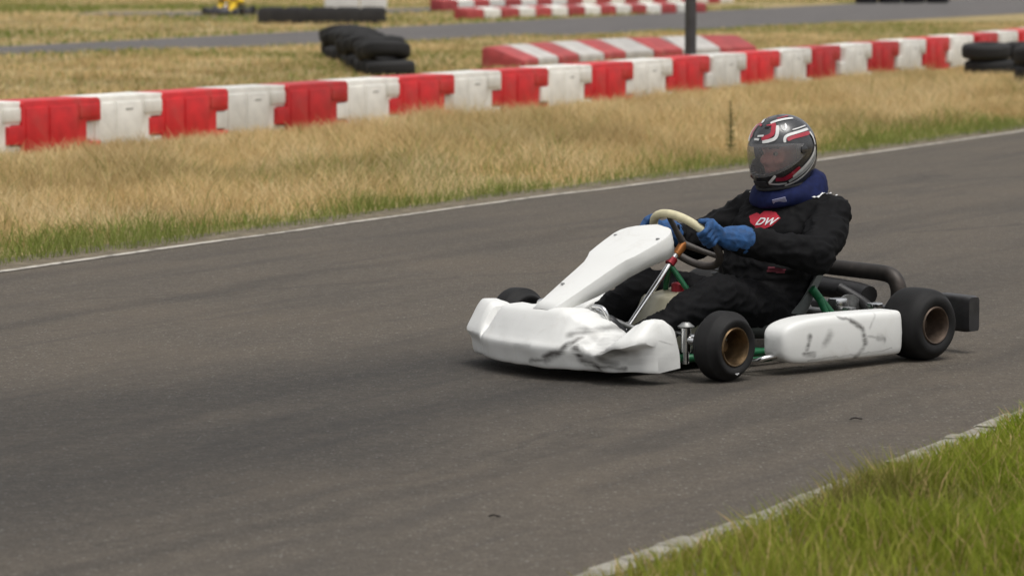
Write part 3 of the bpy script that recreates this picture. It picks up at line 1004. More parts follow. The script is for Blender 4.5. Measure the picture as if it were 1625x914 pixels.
# front number panel: tapered tongue rising from the nose to the steering wheel
def front_panel():
    bm = bmesh.new()
    #      u     w    half width  flange drop
    st = [(1.455, .250, .048, .020), (1.40, .277, .060, .032), (1.33, .313, .071, .048), (1.26, .349, .081, .062), (1.20, .380, .089, .070), (1.15, .406, .097, .072), (1.12, .424, .110, .070), (1.095, .437, .128, .068), (1.05, .457, .137, .070), (1.00, .479, .144, .076), (.95, .501, .147, .084), (.925, .512, .140, .086), (.900, .521, .124, .080), (.880, .527, .100, .070), (.866, .531, .070, .056), (.858, .533, .035, .045)]
    rows = []
    for u, w, hw, fl in st:
        ring = []
        for t, dz in ((-.93, -fl), (-1.0, -fl * .5), (-1.0, -.006), (-.985, -.001), (-.6, .002), (0, .004), (.6, .002), (.985, -.001), (1.0, -.006), (1.0, -fl * .5), (.93, -fl)):
            ring.append(Vector((u + .30 * min(0, dz), hw * t, w + dz)))
        rows.append(ring)
    V = [[bm.verts.new(p) for p in r] for r in rows]
    for A, B in zip(V[:-1], V[1:]):
        for k in range(len(A) - 1):
            bm.faces.new((A[k], A[k + 1], B[k + 1], B[k]))
    # rolled top edge
    top = V[-1]
    low = [bm.verts.new(v.co + Vector((-.010, 0, -.02))) for v in top]
    for k in range(len(top) - 1):
        bm.faces.new((top[k], top[k + 1], low[k + 1], low[k]))
    bmesh.ops.recalc_face_normals(bm, faces=bm.faces)
    for v in bm.verts:
        v.co.z += mnoise.noise(v.co * 7) * .002
    return bm
pan = obj('front_panel', front_panel(), M_panel, kart)
md = pan.modifiers.new('thickness', 'SOLIDIFY'); md.thickness = .004
for u, v, w in ((1.30, -.050, .328), (.965, .118, .489), (.965, -.118, .489)):
    bm = bmesh.new(); lathe(bm, [(0, .009), (.004, .008), (.006, .0)], 10, 'Z', (u, v, w + .004)); obj('screw', bm, M_steel, pan)

# side pods
def pod_mesh(sy):
    bm = bmesh.new()
    #      u    zbot  ztop  vout  vin
    st = [(.790, .102, .132, .572, .535), (.786, .084, .152, .594, .515), (.774, .066, .172, .607, .505), (.748, .050, .189, .615, .500), (.70, .041, .202, .620, .498), (.62, .037, .210, .622, .497), (.53, .036, .211, .623, .497),
          (.42, .035, .211, .623, .497), (.30, .034, .209, .622, .497), (.22, .034, .207, .620, .498), (.160, .034, .205, .617, .50), (.144, .037, .202, .613, .505), (.138, .044, .195, .606, .515)]
    rows = []
    for u, zb, zt, vo, vi in st:
        ring = []
        cz, cy = (zb + zt) / 2, (vo + vi) / 2
        for k in range(40):
            t = 2 * math.pi * k / 40
            e = 2 / 8.0
            y = cy + (vo - vi) / 2 * math.copysign(abs(math.cos(t)) ** e, math.cos(t))
            z = cz + (zt - zb) / 2 * math.copysign(abs(math.sin(t)) ** e, math.sin(t))
            y += .009 * (1 - ((z - cz) / ((zt - zb) / 2)) ** 2) * (1 if y > cy else 0)
            ring.append(Vector((u, sy * y, z)))
        rows.append(ring)
    cols = [smooth_pts(c, 4) for c in zip(*rows)]
    loft(bm, list(zip(*cols)))
    for v in bm.verts:
        v.co += Vector((0, sy, .3)) * mnoise.noise(v.co * 6) * .004
    return bm
for sy in (1, -1):
    obj('side_pod', pod_mesh(sy), M_pod, kart)

# wheels
def wheel(u, v, Rr, w, rr, rim_mat, sy, steer=0.0, mark=False):
    e = empty('wheel', (u, v, Rr), steer, kart)
    bm = bmesh.new()
    h = w / 2
    pr = [(-h + .012, rr - .004), (-h + .001, rr + .006), (-h - .006, rr + .022), (-h - .004, rr + (Rr - rr) * .55), (-h + .008, Rr - .020), (-h + .024, Rr - .007), (-h * .45, Rr - .001), (0, Rr),
          (h * .45, Rr - .001), (h - .024, Rr - .007), (h - .008, Rr - .020), (h + .004, rr + (Rr - rr) * .55), (h + .006, rr + .022), (h - .001, rr + .006), (h - .012, rr - .004)]
    cols = smooth_pts([(a, r, 0) for a, r in pr], 3)
    lathe(bm, [(p.x, p.y) for p in cols] + [(h - .03, rr - .008), (-h + .03, rr - .008)], 72, 'Y', closed=True)
    obj('tyre', bm, M_ktyre, e)
    bm = bmesh.new()
    o = sy
    dd = min(.095, w - .03)
    rp = [(o * (h - .002), rr + .004), (o * (h + .003), rr), (o * (h + .001), rr - .004), (o * (h - .006), rr - .007), (o * (h - .020), rr - .012), (o * (h - dd * .75), rr - .016), (o * (h - dd), rr - .028), (o * (h - dd), .030), (o * (h - dd + .012), .026), (o * (h - dd + .03), .022), (o * (h - dd + .033), .010), (o * (h - dd + .033), 0)]
    lathe(bm, rp, 56, 'Y', caps=False)
    rim = obj('rim', bm, rim_mat, e)
    for k in range(3):
        t = k * 2.094 + .5
        bm = bmesh.new(); lathe(bm, [(o * (h - dd), .0075), (o * (h - dd + .012), .0075), (o * (h - dd + .014), .005), (o * (h - dd + .014), 0)], 6, 'Y', (.036 * math.cos(t), 0, .036 * math.sin(t)))
        obj('wheel_nut', bm, M_steel, e)
    if mark:
        bm = bmesh.new()
        for k, (aa, rad) in enumerate(((-.10, .098), (-.03, .1), (.04, .098))):
            t = -math.pi / 2 + .02 + aa
            c = Vector((rad * math.cos(t), sy * (h + .0075), rad * math.sin(t)))
            box(bm, c, (.0055, .0012, .004 + .002 * (k % 2)), Matrix.Rotation(-(t + math.pi / 2), 3, 'Y'))
        tag(obj('sidewall_mark', bm, M_mark, e), kind='stuff')
    return e
wheel(1.04, .555, .130, .118, .070, M_rim, 1, R(3), True)
wheel(1.04, -.605, .130, .118, .070, M_rim, -1, R(3))
wheel(0, .575, .140, .185, .070, M_rimdark, 1)
wheel(0, -.575, .140, .185, .070, M_rimdark, -1)

# frame tubes, each rail a part
def rail(name, pts, r, mat, n=5, sm=True):
    bm = bmesh.new()
    tube(bm, smooth_pts(pts, n) if sm else pts, r, 12)
    return obj(name, bm, mat, kart)
for s in (1, -1):
    rail('frame_rail', [(1.36, s * .17, .06), (1.15, s * .20, .055), (.95, s * .30, .055), (.7, s * .33, .055), (.3, s * .31, .058), (0, s * .30, .09), (-.2, s * .30, .10)], .015, M_green)
    rail('stub_carrier', [(1.06, s * .28, .058), (1.09, s * .37, .068), (1.10, s * .415, .08)], .014, M_green)
    # pod bars: the lower one shows as a bright tip behind the front wheel
    rail('pod_bar', [(.84, s * .30, .05), (.84, s * .50, .052), (.80, s * .56, .07), (.5, s * .565, .08)], .010, M_chrome)
    rail('pod_bar', [(.26, s * .30, .055), (.26, s * .52, .07), (.32, s * .56, .08), (.5, s * .56, .085)], .010, M_chrome)
rail('frame_crossbar', [(1.36, .17, .06), (1.40, 0, .062), (1.36, -.17, .06)], .014, M_green)
rail('frame_crossbar', [(.62, .33, .055), (.62, -.33, .055)], .015, M_green)
rail('rear_axle', [(0, .50, .14), (0, -.50, .14)], .020, M_steel)
rail('side_rail', [(.90, .33, .05), (.86, .40, .045), (.80, .44, .045), (.5, .45, .05)], .012, M_green)
bm = bmesh.new(); box(bm, (.88, 0, .036), (.86, .50, .006), None, .002); obj('floor_tray', bm, M_tray, kart)

# stub axles and kingpins in front of the near wheel
for s in (1, -1):
    bm = bmesh.new()
    tube(bm, [(1.10, s * .415, .055), (1.10, s * .415, .10)], .013)
    tube(bm, [(1.10, s * .415, .10), (1.10, s * .415, .19)], .020)
    tube(bm, [(1.10, s * .415, .145), (1.05, s * .53, .132)], .017)
    tube(bm, [(1.09, s * .42, .152), (1.02, s * .43, .150)], .012)
    st = obj('stub_axle', bm, M_chrome, kart)
    bm = bmesh.new(); lathe(bm, [(.19, .0), (.19, .030), (.196, .032), (.200, .026), (.210, .014), (.210, 0)], 16, 'Z', (1.10, s * .415, 0)); obj('kingpin_cap', bm, M_steel, st)
    rail('track_rod', [(1.03, s * .43, .150), (.98, s * .03, .155)], .008, M_chrome, sm=False)

# steering column and wheel
WC = Vector((.700, 0, .468)); WN = Vector((-.72, 0, .694)).normalized(); E1 = Vector((0, 1, 0)); E2 = WN.cross(E1) * -1
if E2.z < 0: E2 = -E2
WR = .150
rail('steering_column', [(1.03, 0, .13), tuple(WC - WN * .115)], .0105, M_chrome, sm=False)
rail('steering_column', [tuple(WC - WN * .10), tuple(WC - WN * .078)], .0125, M_chrome, sm=False)
bm = bmesh.new(); tube(bm, [tuple(WC - WN * .128), tuple(WC - WN * .098)], .019, 16); obj('column_bush', bm, M_redp, kart)
sw = empty('steering_wheel', (0, 0, 0), 0, kart)
def rim_pt(t, r=WR): return WC + E1 * (r * math.cos(t)) + E2 * (r * math.sin(t))
def arc(a, b, n): return [rim_pt(a + (b - a) * k / n) for k in range(n + 1)]
bm = bmesh.new(); tube(bm, arc(R(22), R(158), 40), .0165, 14); obj('cream_grip', bm, M_cream, sw)
bm = bmesh.new(); tube(bm, arc(R(158), R(382), 60), .0150, 14); obj('dark_grip', bm, M_gripdark, sw)
bm = bmesh.new(); tube(bm, [tuple(WC - WN * .078), tuple(WC - WN * .045), tuple(WC - WN * .02)], [.016, .018, .019], 18); lathe_c = WC - WN * .01
obj('hub', bm, M_orange, sw)
for t in (R(90), R(215), R(325)):
    bm = bmesh.new()
    tube(bm, [WC - WN * .022, WC - WN * .012 + (rim_pt(t) - WC) * .5, rim_pt(t)], [.015, .011, .010], 10)
    obj('spoke', bm, M_gripdark, sw)
# column supports
rail('column_support', [tuple(WC - WN * .12 + Vector((0, 0, -.01))), (.76, .05, .30), (.70, .13, .16), (.68, .17, .06)], .011, M_green)
rail('column_support', [tuple(WC - WN * .12 + Vector((0, 0, -.01))), (.76, -.05, .30), (.70, -.13, .16), (.68, -.17, .06)], .011, M_green)
# fuel tank between the legs
bm = bmesh.new()
hull(bm, [((.93, .07, .08), .025), ((.93, -.07, .08), .025), ((.70, .10, .08), .03), ((.70, -.10, .08), .03), ((.84, .07, .235), .028), ((.84, -.07, .235), .028), ((.69, .085, .25), .03), ((.69, -.085, .25), .03)])
tank = obj('fuel_tank', bm, M_tank, kart)
bm = bmesh.new(); lathe(bm, [(.268, .03), (.30, .03), (.305, .024), (.305, 0)], 18, 'Z', (.74, .0, 0)); obj('tank_cap', bm, M_redp, tank)
# pedals, chrome loops seen through the gap beside the panel
for s in (1, -1):
    bm = bmesh.new()
    tube(bm, smooth_pts([(1.22, s * .10, .06), (1.27, s * .10, .16), (1.30, s * .10, .245), (1.30, s * .145, .262), (1.30, s * .19, .245), (1.27, s * .19, .16)], 5), .008, 10)
    obj('pedal', bm, M_chrome, kart)
    rail('brake_rod', [(1.31, s * .115, .258), (1.12, s * .125, .168), (.90, s * .15, .09)], .009, M_chrome, sm=False)
    rail('nose_support', [(1.30, s * .145, .238), (1.16, s * .165, .178), (1.00, s * .20, .12)], .011, M_steel)

# seat: one moulded bucket
def seat_mesh():
    prof = [(.60, .135), (.52, .095), (.42, .068), (.32, .062), (.235, .088), (.175, .15), (.125, .24), (.080, .33), (.035, .405), (.015, .415)]
    wing = [.02, .045, .075, .105, .12, .115, .095, .06, .012, .0]
    hw = [.165, .180, .190, .198, .203, .206, .205, .200, .178, .155]
    P = smooth_pts([(u, 0, w) for u, w in prof], 5)
    Wg = smooth_pts([(a, b, 0) for a, b in zip(wing, hw)], 5)
    bm = bmesh.new()
    rows = []
    for i, p in enumerate(P):
        t = (P[min(i + 1, len(P) - 1)] - P[max(i - 1, 0)]).normalized()
        nrm = Vector((t.z, 0, -t.x))
        if nrm.z < 0 and nrm.x < 0: nrm = -nrm
        if nrm.x < 0 and p.x < .3: nrm = -nrm
        if nrm.z < 0 and p.x >= .3: nrm = -nrm
        g, h = Wg[i].x, Wg[i].y
        row = []
        for k in range(-8, 9):
            s = k / 8
            row.append(bm.verts.new(p + Vector((0, h * math.sin(s * math.pi / 2) ** 1 if s >= 0 else -h * math.sin(-s * math.pi / 2), 0)) + nrm * g * abs(s) ** 2.6))
        rows.append(row)
    for A, B in zip(rows[:-1], rows[1:]):
        for k in range(len(A) - 1):
            bm.faces.new((A[k], A[k + 1], B[k + 1], B[k]))
    bmesh.ops.recalc_face_normals(bm, faces=bm.faces)
    bmesh.ops.solidify(bm, geom=list(bm.faces), thickness=.008)
    return bm
seat = obj('seat', seat_mesh(), M_seat, kart)
bm = bmesh.new(); tube(bm, smooth_pts([(.012, -.15, .40), (.0, -.1, .422), (-.005, 0, .428), (0.0, .1, .422), (.012, .15, .40)], 6), .013, 12); obj('seat_edge_trim', bm, M_black, seat)
for s in (1, -1):
    rail('seat_stay', [(.225, s * .215, .265), (.165, s * .235, .19), (.12, s * .27, .125), (.05, s * .30, .10)], .017, M_green)
    rail('seat_stay', [(.20, s * .232, .225), (.175, s * .25, .16), (.17, s * .29, .10)], .014, M_green)

# engine, exhaust and silencer across the back
bm = bmesh.new(); box(bm, (.18, -.30, .14), (.18, .12, .14), None, .02); tube(bm, [(.18, -.30, .20), (.16, -.30, .31)], .055, 20); eng = obj('engine', bm, M_engine, kart)
for k in range(5):
    bm = bmesh.new(); lathe(bm, [(0, .0), (0, .075), (.006, .075), (.006, 0)], 24, 'Z', (.17, -.30, .225 + .018 * k)); obj('cooling_fin', bm, M_engine, eng)
rail('exhaust', [(.10, -.31, .24), (0, -.32, .28), (-.12, -.28, .30), (-.19, -.18, .303), (-.20, -.05, .301), (-.20, .10, .299), (-.20, .20, .297), (-.20, .255, .285), (-.20, .282, .25), (-.20, .285, .20), (-.19, .27, .16)], .033, M_exh, 6)
rail('silencer', [(-.15, -.25, .225), (-.16, -.10, .225), (-.16, .10, .215), (-.15, .17, .205)], .042, M_black, 4)
rail('chain_guard', [(-.05, .10, .24), (-.08, .2, .19), (-.06, .28, .15)], .022, M_black, 4)
bm = bmesh.new(); lathe(bm, [(-.003, .085), (-.003, .02), (.003, .02), (.003, .085)], 40, 'Y', (0, .20, .14), closed=True); obj('brake_disc', bm, M_steel, kart)
bm = bmesh.new(); box(bm, (.06, .20, .19), (.07, .05, .05), None, .008); obj('brake_caliper', bm, M_chrome, kart)
bm = bmesh.new(); box(bm, (.10, .30, .175), (.035, .05, .028), None, .006); obj('axle_bearing', bm, M_steel, kart)
bm = bmesh.new(); box(bm, (.02, .36, .195), (.06, .04, .022), None, .006); obj('bearing_cap', bm, M_chrome, kart)

# black plastic rear bumper with raised ends
rows = []
for v in np.linspace(-.60, .60, 49):
    a = abs(v)
    zt = .150 + .078 * max(0, min(1, (a - .36) / .06))
    zb = .085 + .0 * a
    ub = -.295 - .025 * math.cos(v * 2.4)
    endr = max(0, a - .575) / .025
    dp = .075 - .015 * endr
    ring = []
    for k in range(24):
        t = 2 * math.pi * k / 24
        e = 2 / 7.0
        ring.append(Vector((ub + dp / 2 * math.copysign(abs(math.cos(t)) ** e, math.cos(t)), v, (zt + zb) / 2 + (zt - zb) / 2 * (1 - .06 * endr) * math.copysign(abs(math.sin(t)) ** e, math.sin(t)))))
    rows.append(ring)
bm = bmesh.new(); loft(bm, rows); rb = obj('rear_bumper', bm, M_black, kart)
for s in (1, -1):
    rail('bumper_stay', [(-.10, s * .28, .10), (-.20, s * .28, .11), (-.30, s * .28, .115)], .013, M_steel)

# ------------------------------------------------------------------ driver
M_suit = simple('black_race_suit', (0.0065, 0.0065, 0.0072), 0.8, var=0.3, scale=60, bump=0.25, stain=(0.010, 0.0095, 0.010), stain_amt=0.6)
M_suit.node_tree.nodes['Principled BSDF'].inputs['Specular IOR Level'].default_value = 0.12
M_glove = simple('blue_glove', (0.016, 0.072, 0.20), 0.8, var=0.4, scale=40, bump=0.25, stain=(0.008, 0.022, 0.07), stain_amt=0.6)
M_collar = simple('navy_neck_collar', (0.011, 0.016, 0.062), 0.85, var=0.25, scale=40, bump=0.2)
M_collar.node_tree.nodes['Principled BSDF'].inputs['Specular IOR Level'].default_value = 0.15
M_shoe = simple('black_boot', (0.014, 0.014, 0.016), 0.5, var=0.3, scale=30)
M_skin = simple('skin', (0.58, 0.24, 0.19), 0.55, var=0.12, scale=30)
M_hair = simple('brown_brow', (0.05, 0.03, 0.02), 0.8)
M_tagc = simple('grey_tag', (0.28, 0.28, 0.40), 0.6)
M_patch = simple('red_patch', (0.42, 0.012, 0.03), 0.7, var=0.15, scale=40)
M_wprint = simple('white_embroidery', (0.62, 0.62, 0.62), 0.7, var=0.1, scale=60)

person = tag(empty('person', KART_LOC, KART_RZ), 'kart driver in black suit, patterned helmet and blue gloves, hands on the wheel', 'person')

def wrinkle(co):
    f = mnoise.noise(Vector((co.x * 9, co.y * 9, co.z * 16))) * .011
    f += (1 - abs(mnoise.noise(Vector((co.x * 14 + 5, co.y * 22, co.z * 26))))) ** 4 * .011
    f += mnoise.noise(co * 45) * .0012
    return f

bm = bmesh.new()
# trunk, leaning back in the seat
hull(bm, [((.30, .09, .17), (.11, .10, .09)), ((.30, -.09, .17), (.11, .10, .09)), ((.26, .08, .33), (.135, .12, .09)), ((.26, -.08, .33), (.135, .12, .09))])
hull(bm, [((.26, .07, .32), (.138, .13, .08)), ((.26, -.07, .32), (.138, .13, .08)), ((.20, .09, .47), (.13, .115, .09)), ((.20, -.09, .47), (.13, .115, .09))])
hull(bm, [((.20, .09, .46), (.13, .115, .08)), ((.20, -.09, .46), (.13, .115, .08)), ((.125, .165, .565), (.075, .065, .055)), ((.125, -.165, .565), (.075, .065, .055)), ((.15, 0, .60), (.075, .08, .05))])
hull(bm, [((.15, 0, .60), .065), ((.165, 0, .69), .058)])
# head, inside the helmet
_HC, _HT = Vector((.175, 0, .795)), Matrix.Rotation(R(11), 3, 'Y')
def facept(x, y, z): return _HC + _HT @ (Vector((x, y, z)) - _HC)
hull(bm, [(facept(.175, 0, .80), (.088, .072, .10)), (facept(.222, 0, .735), (.048, .048, .05))])
hull(bm, [(facept(.268, 0, .80), .011), (facept(.284, 0, .772), .013), (facept(.266, 0, .762), (.012, .019, .009))])
hull(bm, [(facept(.255, .035, .768), .014), (facept(.235, .05, .772), .016)])
hull(bm, [(facept(.255, -.035, .768), .014), (facept(.235, -.05, .772), .016)])
hull(bm, [(facept(.268, .018, .735), .007), (facept(.268, -.018, .735), .007)])
for s in (1, -1):
    hull(bm, [(facept(.240, s * .018, .822), .016), (facept(.220, s * .052, .822), .018)])
    # arms
    sh, el, wr = Vector((.115, s * .205, .545)), Vector((.335, s * (.345 if s > 0 else .33), .425)), Vector((.635, s * .182, .480))
    hull(bm, [(sh, .083), (sh.lerp(el, .5) + Vector((-.01, 0, -.006)), .077)])
    hull(bm, [(sh.lerp(el, .5) + Vector((-.01, 0, -.004)), .082), (el + Vector((0, 0, -.008)), .074)])
    hull(bm, [(el + Vector((0, 0, -.010)), .069), (el.lerp(wr, .5) + Vector((0, 0, -.006)), .058)])
    hull(bm, [(el.lerp(wr, .5) + Vector((0, 0, -.006)), .057), (el.lerp(wr, .9), .047)])
    hull(bm, [(el.lerp(wr, .88), .040), (wr, .030)])
    # legs
    hp, kn, an = Vector((.32, s * .10, .165)), Vector((.725, s * .205, .275)), Vector((1.095, s * .155, .125))
    hull(bm, [(hp, .098), (hp.lerp(kn, .55), .086)])
    hull(bm, [(hp.lerp(kn, .55), .085), (kn, .073)])
    hull(bm, [(kn, .072), (kn.lerp(an, .4), .066)])
    hull(bm, [(kn.lerp(an, .4), .064), (an, .046)])
def body_disp(co):
    if co.z > .665:
        return 0.0
    k = min(1.0, max(0.0, ((co - Vector((.32, .03, .515))).length - .07) / .06))     # taut under the chest patch
    return wrinkle(co) * k + .006 * (1 - k)
body_me = fuse('body', bm, .009, 5, body_disp)
body_me.materials.append(M_suit); body_me.materials.append(M_skin)
for p in body_me.polygons:
    if p.center.z > .665:
        p.material_index = 1
body = obj('body', body_me, None, person)
bb = bmesh.new(); bb.from_mesh(body_me); body_bvh = BVHTree.FromBMesh(bb); bb.free()

def project(bm, direction, off=.003):
    """press a flat shape onto the body along a direction"""
    d = Vector(direction).normalized()
    for v in bm.verts:
        hit = body_bvh.ray_cast(v.co - d * .5, d, 1.0)
        if hit[0] is not None:
            v.co = hit[0] - d * off
def poly_grid(poly, o, ax, ay, step=.004):
    """fill a 2D polygon with small cells, standing at o with axes ax, ay"""
    def inside(x, y):
        c = False
        j = len(poly) - 1
        for i in range(len(poly)):
            if (poly[i][1] > y) != (poly[j][1] > y) and x < (poly[j][0] - poly[i][0]) * (y - poly[i][1]) / (poly[j][1] - poly[i][1]) + poly[i][0]:
                c = not c
            j = i
        return c
    bm = bmesh.new(); V = {}
    xs = [p[0] for p in poly]; ys = [p[1] for p in poly]
    nx, ny = int((max(xs) - min(xs)) / step) + 1, int((max(ys) - min(ys)) / step) + 1
    def vert(i, j):
        if (i, j) not in V:
            V[i, j] = bm.verts.new(o + ax * (min(xs) + i * step) + ay * (min(ys) + j * step))
        return V[i, j]
    for i in range(nx):
        for j in range(ny):
            if inside(min(xs) + (i + .5) * step, min(ys) + (j + .5) * step):
                bm.faces.new((vert(i, j), vert(i + 1, j), vert(i + 1, j + 1), vert(i, j + 1)))
    return bm
# chest patch with two white letters; axes as seen from in front of the driver's left
AX, AY = Vector((-.35, .94, 0)).normalized(), Vector((-.3, 0, .95)).normalized()
PO = Vector((.32, .035, .526))
PD = Vector((-.92, -.35, -.18))
patch_poly = [(-.085, .022), (-.055, .036), (-.035, .028), (-.02, .042), (.035, .040), (.075, .012), (.055, -.022), (-.015, -.045), (-.035, -.022), (-.06, -.010)]
bm = poly_grid(patch_poly, PO, AX, AY, .003); project(bm, PD, .0025)
pt = obj('chest_patch', bm, M_patch, person)
cu = bpy.data.curves.new('lettering', 'FONT'); cu.body = 'DW'; cu.size = .052; cu.shear = .25; cu.offset = .0012
to = bpy.data.objects.new('lettering_tmp', cu); C.objects.link(to)
dg = bpy.context.evaluated_depsgraph_get(); dg.update()
tm = bpy.data.meshes.new_from_object(to.evaluated_get(dg)); bpy.data.objects.remove(to)
bm = bmesh.new(); bm.from_mesh(tm); bpy.data.meshes.remove(tm)
bmesh.ops.subdivide_edges(bm, edges=[e for e in bm.edges if e.calc_length() > .012], cuts=2, use_grid_fill=True)
bmesh.ops.triangulate(bm, faces=bm.faces)
for v in bm.verts:
    v.co = PO + AX * (v.co.x - .032) + AY * (v.co.y * .85 - .018)
project(bm, PD, .0075)
tag(obj('lettering', bm, M_wprint, pt), kind='stuff')
# white outlined shoulder tabs
for s in (1, -1):
    o = Vector((.10, s * .155, .60))
    ax, ay = Vector((.85, s * .1, -.3)).normalized(), Vector((0, 1, -.2 * s)).normalized()
    for pl in ([(-.075, -.020), (.060, -.020), (.060, -.013), (-.075, -.013)], [(-.075, .013), (.060, .013), (.060, .020), (-.075, .020)], [(.050, -.016), (.060, -.016), (.060, .016), (.050, .016)],
               [(-.045, -.007), (.02, -.007), (.02, .006), (-.045, .006)]):
        bm = poly_grid(pl, o, ax, ay, .0033); project(bm, (-.25, -s * .25, -.95), .006)
        obj('shoulder_stripe', bm, M_wprint, person)
# belt tab at the waist and a pale red zip flap on the chest
bm = poly_grid([(-.04, -.012), (.03, -.016), (.035, .0), (-.035, .01)], Vector((.33, .13, .345)), Vector((-.5, .86, 0)), Vector((0, 0, 1)), .004); project(bm, (-.75, -.65, 0), .003)
obj('belt_tab', bm, simple('dull_red_webbing', (0.14, 0.02, 0.035), 0.8), person)
bm = poly_grid([(-.008, -.04), (.008, -.04), (.010, .03), (-.006, .03)], Vector((.34, -.06, .46)), Vector((0, 1, 0)), Vector((0, 0, 1)), .004); project(bm, (-.9, -.2, 0), .003)
obj('zip_flap', bm, simple('pink_piping', (0.30, 0.06, 0.09), 0.8), person)

# boots
for s in (1, -1):
    bm = bmesh.new()
    hull(bm, [((1.10, s * .155, .115), .047), ((1.13, s * .15, .07), (.05, .042, .03)), ((1.09, s * .155, .075), (.04, .038, .03))])
    hull(bm, [((1.13, s * .15, .085), (.045, .042, .04)), ((1.245, s * .145, .195), (.030, .043, .035))])
    obj('boot', fuse('boot', bm, .008, 3), M_shoe, person)

# neck collar: fat padded ring, higher at the back
bm = bmesh.new()
rings = []
for k in range(60):
    t = 2 * math.pi * k / 60
    ct, st_ = math.cos(t), math.sin(t)
    c = Vector((.138 + .112 * ct, .120 * st_, .640 - .036 * ct))
    rv = Vector((ct, st_, .18)).normalized()
    hh = .050 + .005 * math.cos(3 * t + 1) - .006 * ct
    ring = []
    for q in range(20):
        a = 2 * math.pi * q / 20
        ring.append(c + rv * (.040 * math.copysign(abs(math.cos(a)) ** .8, math.cos(a))) + Vector((-.35 * ct, -.35 * st_, 1)).normalized() * (hh * math.copysign(abs(math.sin(a)) ** .8, math.sin(a))))
    rings.append(ring)
loft(bm, rings + [rings[0]], caps=False)
bmesh.ops.remove_doubles(bm, verts=bm.verts, dist=1e-5)
bm.normal_update()
for v in bm.verts:
    v.co += v.normal * (mnoise.noise(v.co * 15) * .008 + (1 - abs(mnoise.noise(v.co * 20))) ** 4 * .006 + mnoise.noise(v.co * 60) * .0015)
collar = obj('neck_collar', bm, M_collar, person)
bm = bmesh.new(); box(bm, (.272, .080, .604), (.004, .055, .022), Matrix.Rotation(R(31), 3, 'Z') @ Matrix.Rotation(R(14), 3, 'X') @ Matrix.Rotation(R(28), 3, 'Y'), .001)
obj('collar_tag', bm, M_tagc, collar)

# gloves: palm, four fingers curled round the rim, thumb, gauntlet cuff
def glove(s):
    bm = bmesh.new()
    t0 = R(16) if s > 0 else R(164)
    c = rim_pt(t0)
    rad_ = (c - WC).normalized()                   # outwards from the wheel's centre
    tan = E2.copy()                                # up along the rim
    nrm = WN                                       # towards the driver
    def P(r, n, t): return c + rad_ * r + nrm * n + tan * t
    wr = Vector((.672, s * .168, .490))
    # palm on the driver's side and outside of the rim
    hull(bm, [(P(.030, .012, .034), .014), (P(.030, .012, -.036), .014), (P(.022, .036, .026), .016), (P(.026, .040, -.034), .017)])
    hull(bm, [(P(.026, .030, .015), .020), (P(.028, .034, -.025), .021), (wr, .029)])
    # fingers: knuckle outside, over the far face of the rim, tip curling inside
    for k, (ln, th) in enumerate(((.90, .0098), (1.0, .0102), (.97, .0098), (.82, .0088))):
        t = .033 - .0215 * k
        k0, k1, k2, k3 = P(.034, .006, t), P(.030 + .004 * ln, -.024 * ln, t - .001), P(.004, -.034 * ln, t - .003), P(-.022 * ln, -.018 * ln, t - .004)
        hull(bm, [(k0, th * 1.18), (k1, th * 1.1)])
        hull(bm, [(k1, th * 1.1), (k2, th)])
        hull(bm, [(k2, th), (k3, th * .88)])
    # thumb leaves the side of the palm, lies along the driver's side of the rim
    hull(bm, [(P(.024, .040, .012), .014), (P(.004, .032, .042), .0125)])
    hull(bm, [(P(.004, .032, .042), .012), (P(-.012, .020, .060), .010)])
    # cuff
    el = Vector((.335, s * .345, .425))
    d = (el - wr).normalized()
    hull(bm, [(wr, .034), (wr + d * .02, .040)])
    hull(bm, [(wr + d * .03, .046), (wr + d * .088, .057)])
    me = fuse('glove', bm, .0036, 1, lambda co: mnoise.noise(co * 40) * .0018 + (1 - abs(mnoise.noise(co * 26))) ** 5 * .002)
    return obj('glove', me, M_glove, person)
glove(1); glove(-1)

# ------------------------------------------------------------------ helmet
HC = Vector((.175, 0, .795))
HT = Matrix.Rotation(R(11), 3, 'Y')                # chin tucked in
def shell(az, z, off=0.0):
    """point on the helmet: az 0 = straight ahead, positive to the driver's left; z from -.14 to .142"""
    front = max(0.0, math.cos(az))
    if z >= 0.0:
        s = math.sqrt(max(0.0, 1 - (z / .143) ** 2.15))
    else:
        s = 1 - .20 * (abs(z) / .135) ** 2.2
    ax = (.144 + .020 * front ** 3 * min(1, max(0, (.05 - z) / .12))) if math.cos(az) > 0 else .148
    x, y = ax * math.cos(az), .127 * math.sin(az)
    ca, sa = abs(math.cos(az)), abs(math.sin(az))
    if z < 0 and math.cos(az) < 0:
        s *= 1 - .10 * (abs(z) / .135) * ca
    p = Vector((x * s, y * s, z))
    n = Vector((x / (ax * ax), y / (.127 * .127), z / (.143 * .143) if z > 0 else 0)).normalized()
    # the neck roll rises towards the back
    if z < -.06:
        p.z += .028 * max(0, -math.cos(az)) * (abs(z) - .06) / .075
    return HC + HT @ (p + n * off)
M_helmet = simple('black_helmet_lacquer', (0.018, 0.018, 0.020), 0.28, var=0.25, scale=20, coat=0.5, stain=(0.07, 0.07, 0.075), stain_amt=0.6)
M_lining = simple('helmet_lining', (0.02, 0.02, 0.022), 0.9)
M_hw = simple('helmet_white', (0.62, 0.62, 0.61), 0.3, var=0.08, scale=40, coat=0.4)
M_hr = simple('helmet_red', (0.34, 0.012, 0.03), 0.3, var=0.2, scale=40, coat=0.4)
M_hgrey = simple('helmet_silver', (0.38, 0.39, 0.39), 0.35, 0.1, var=0.2, scale=40)

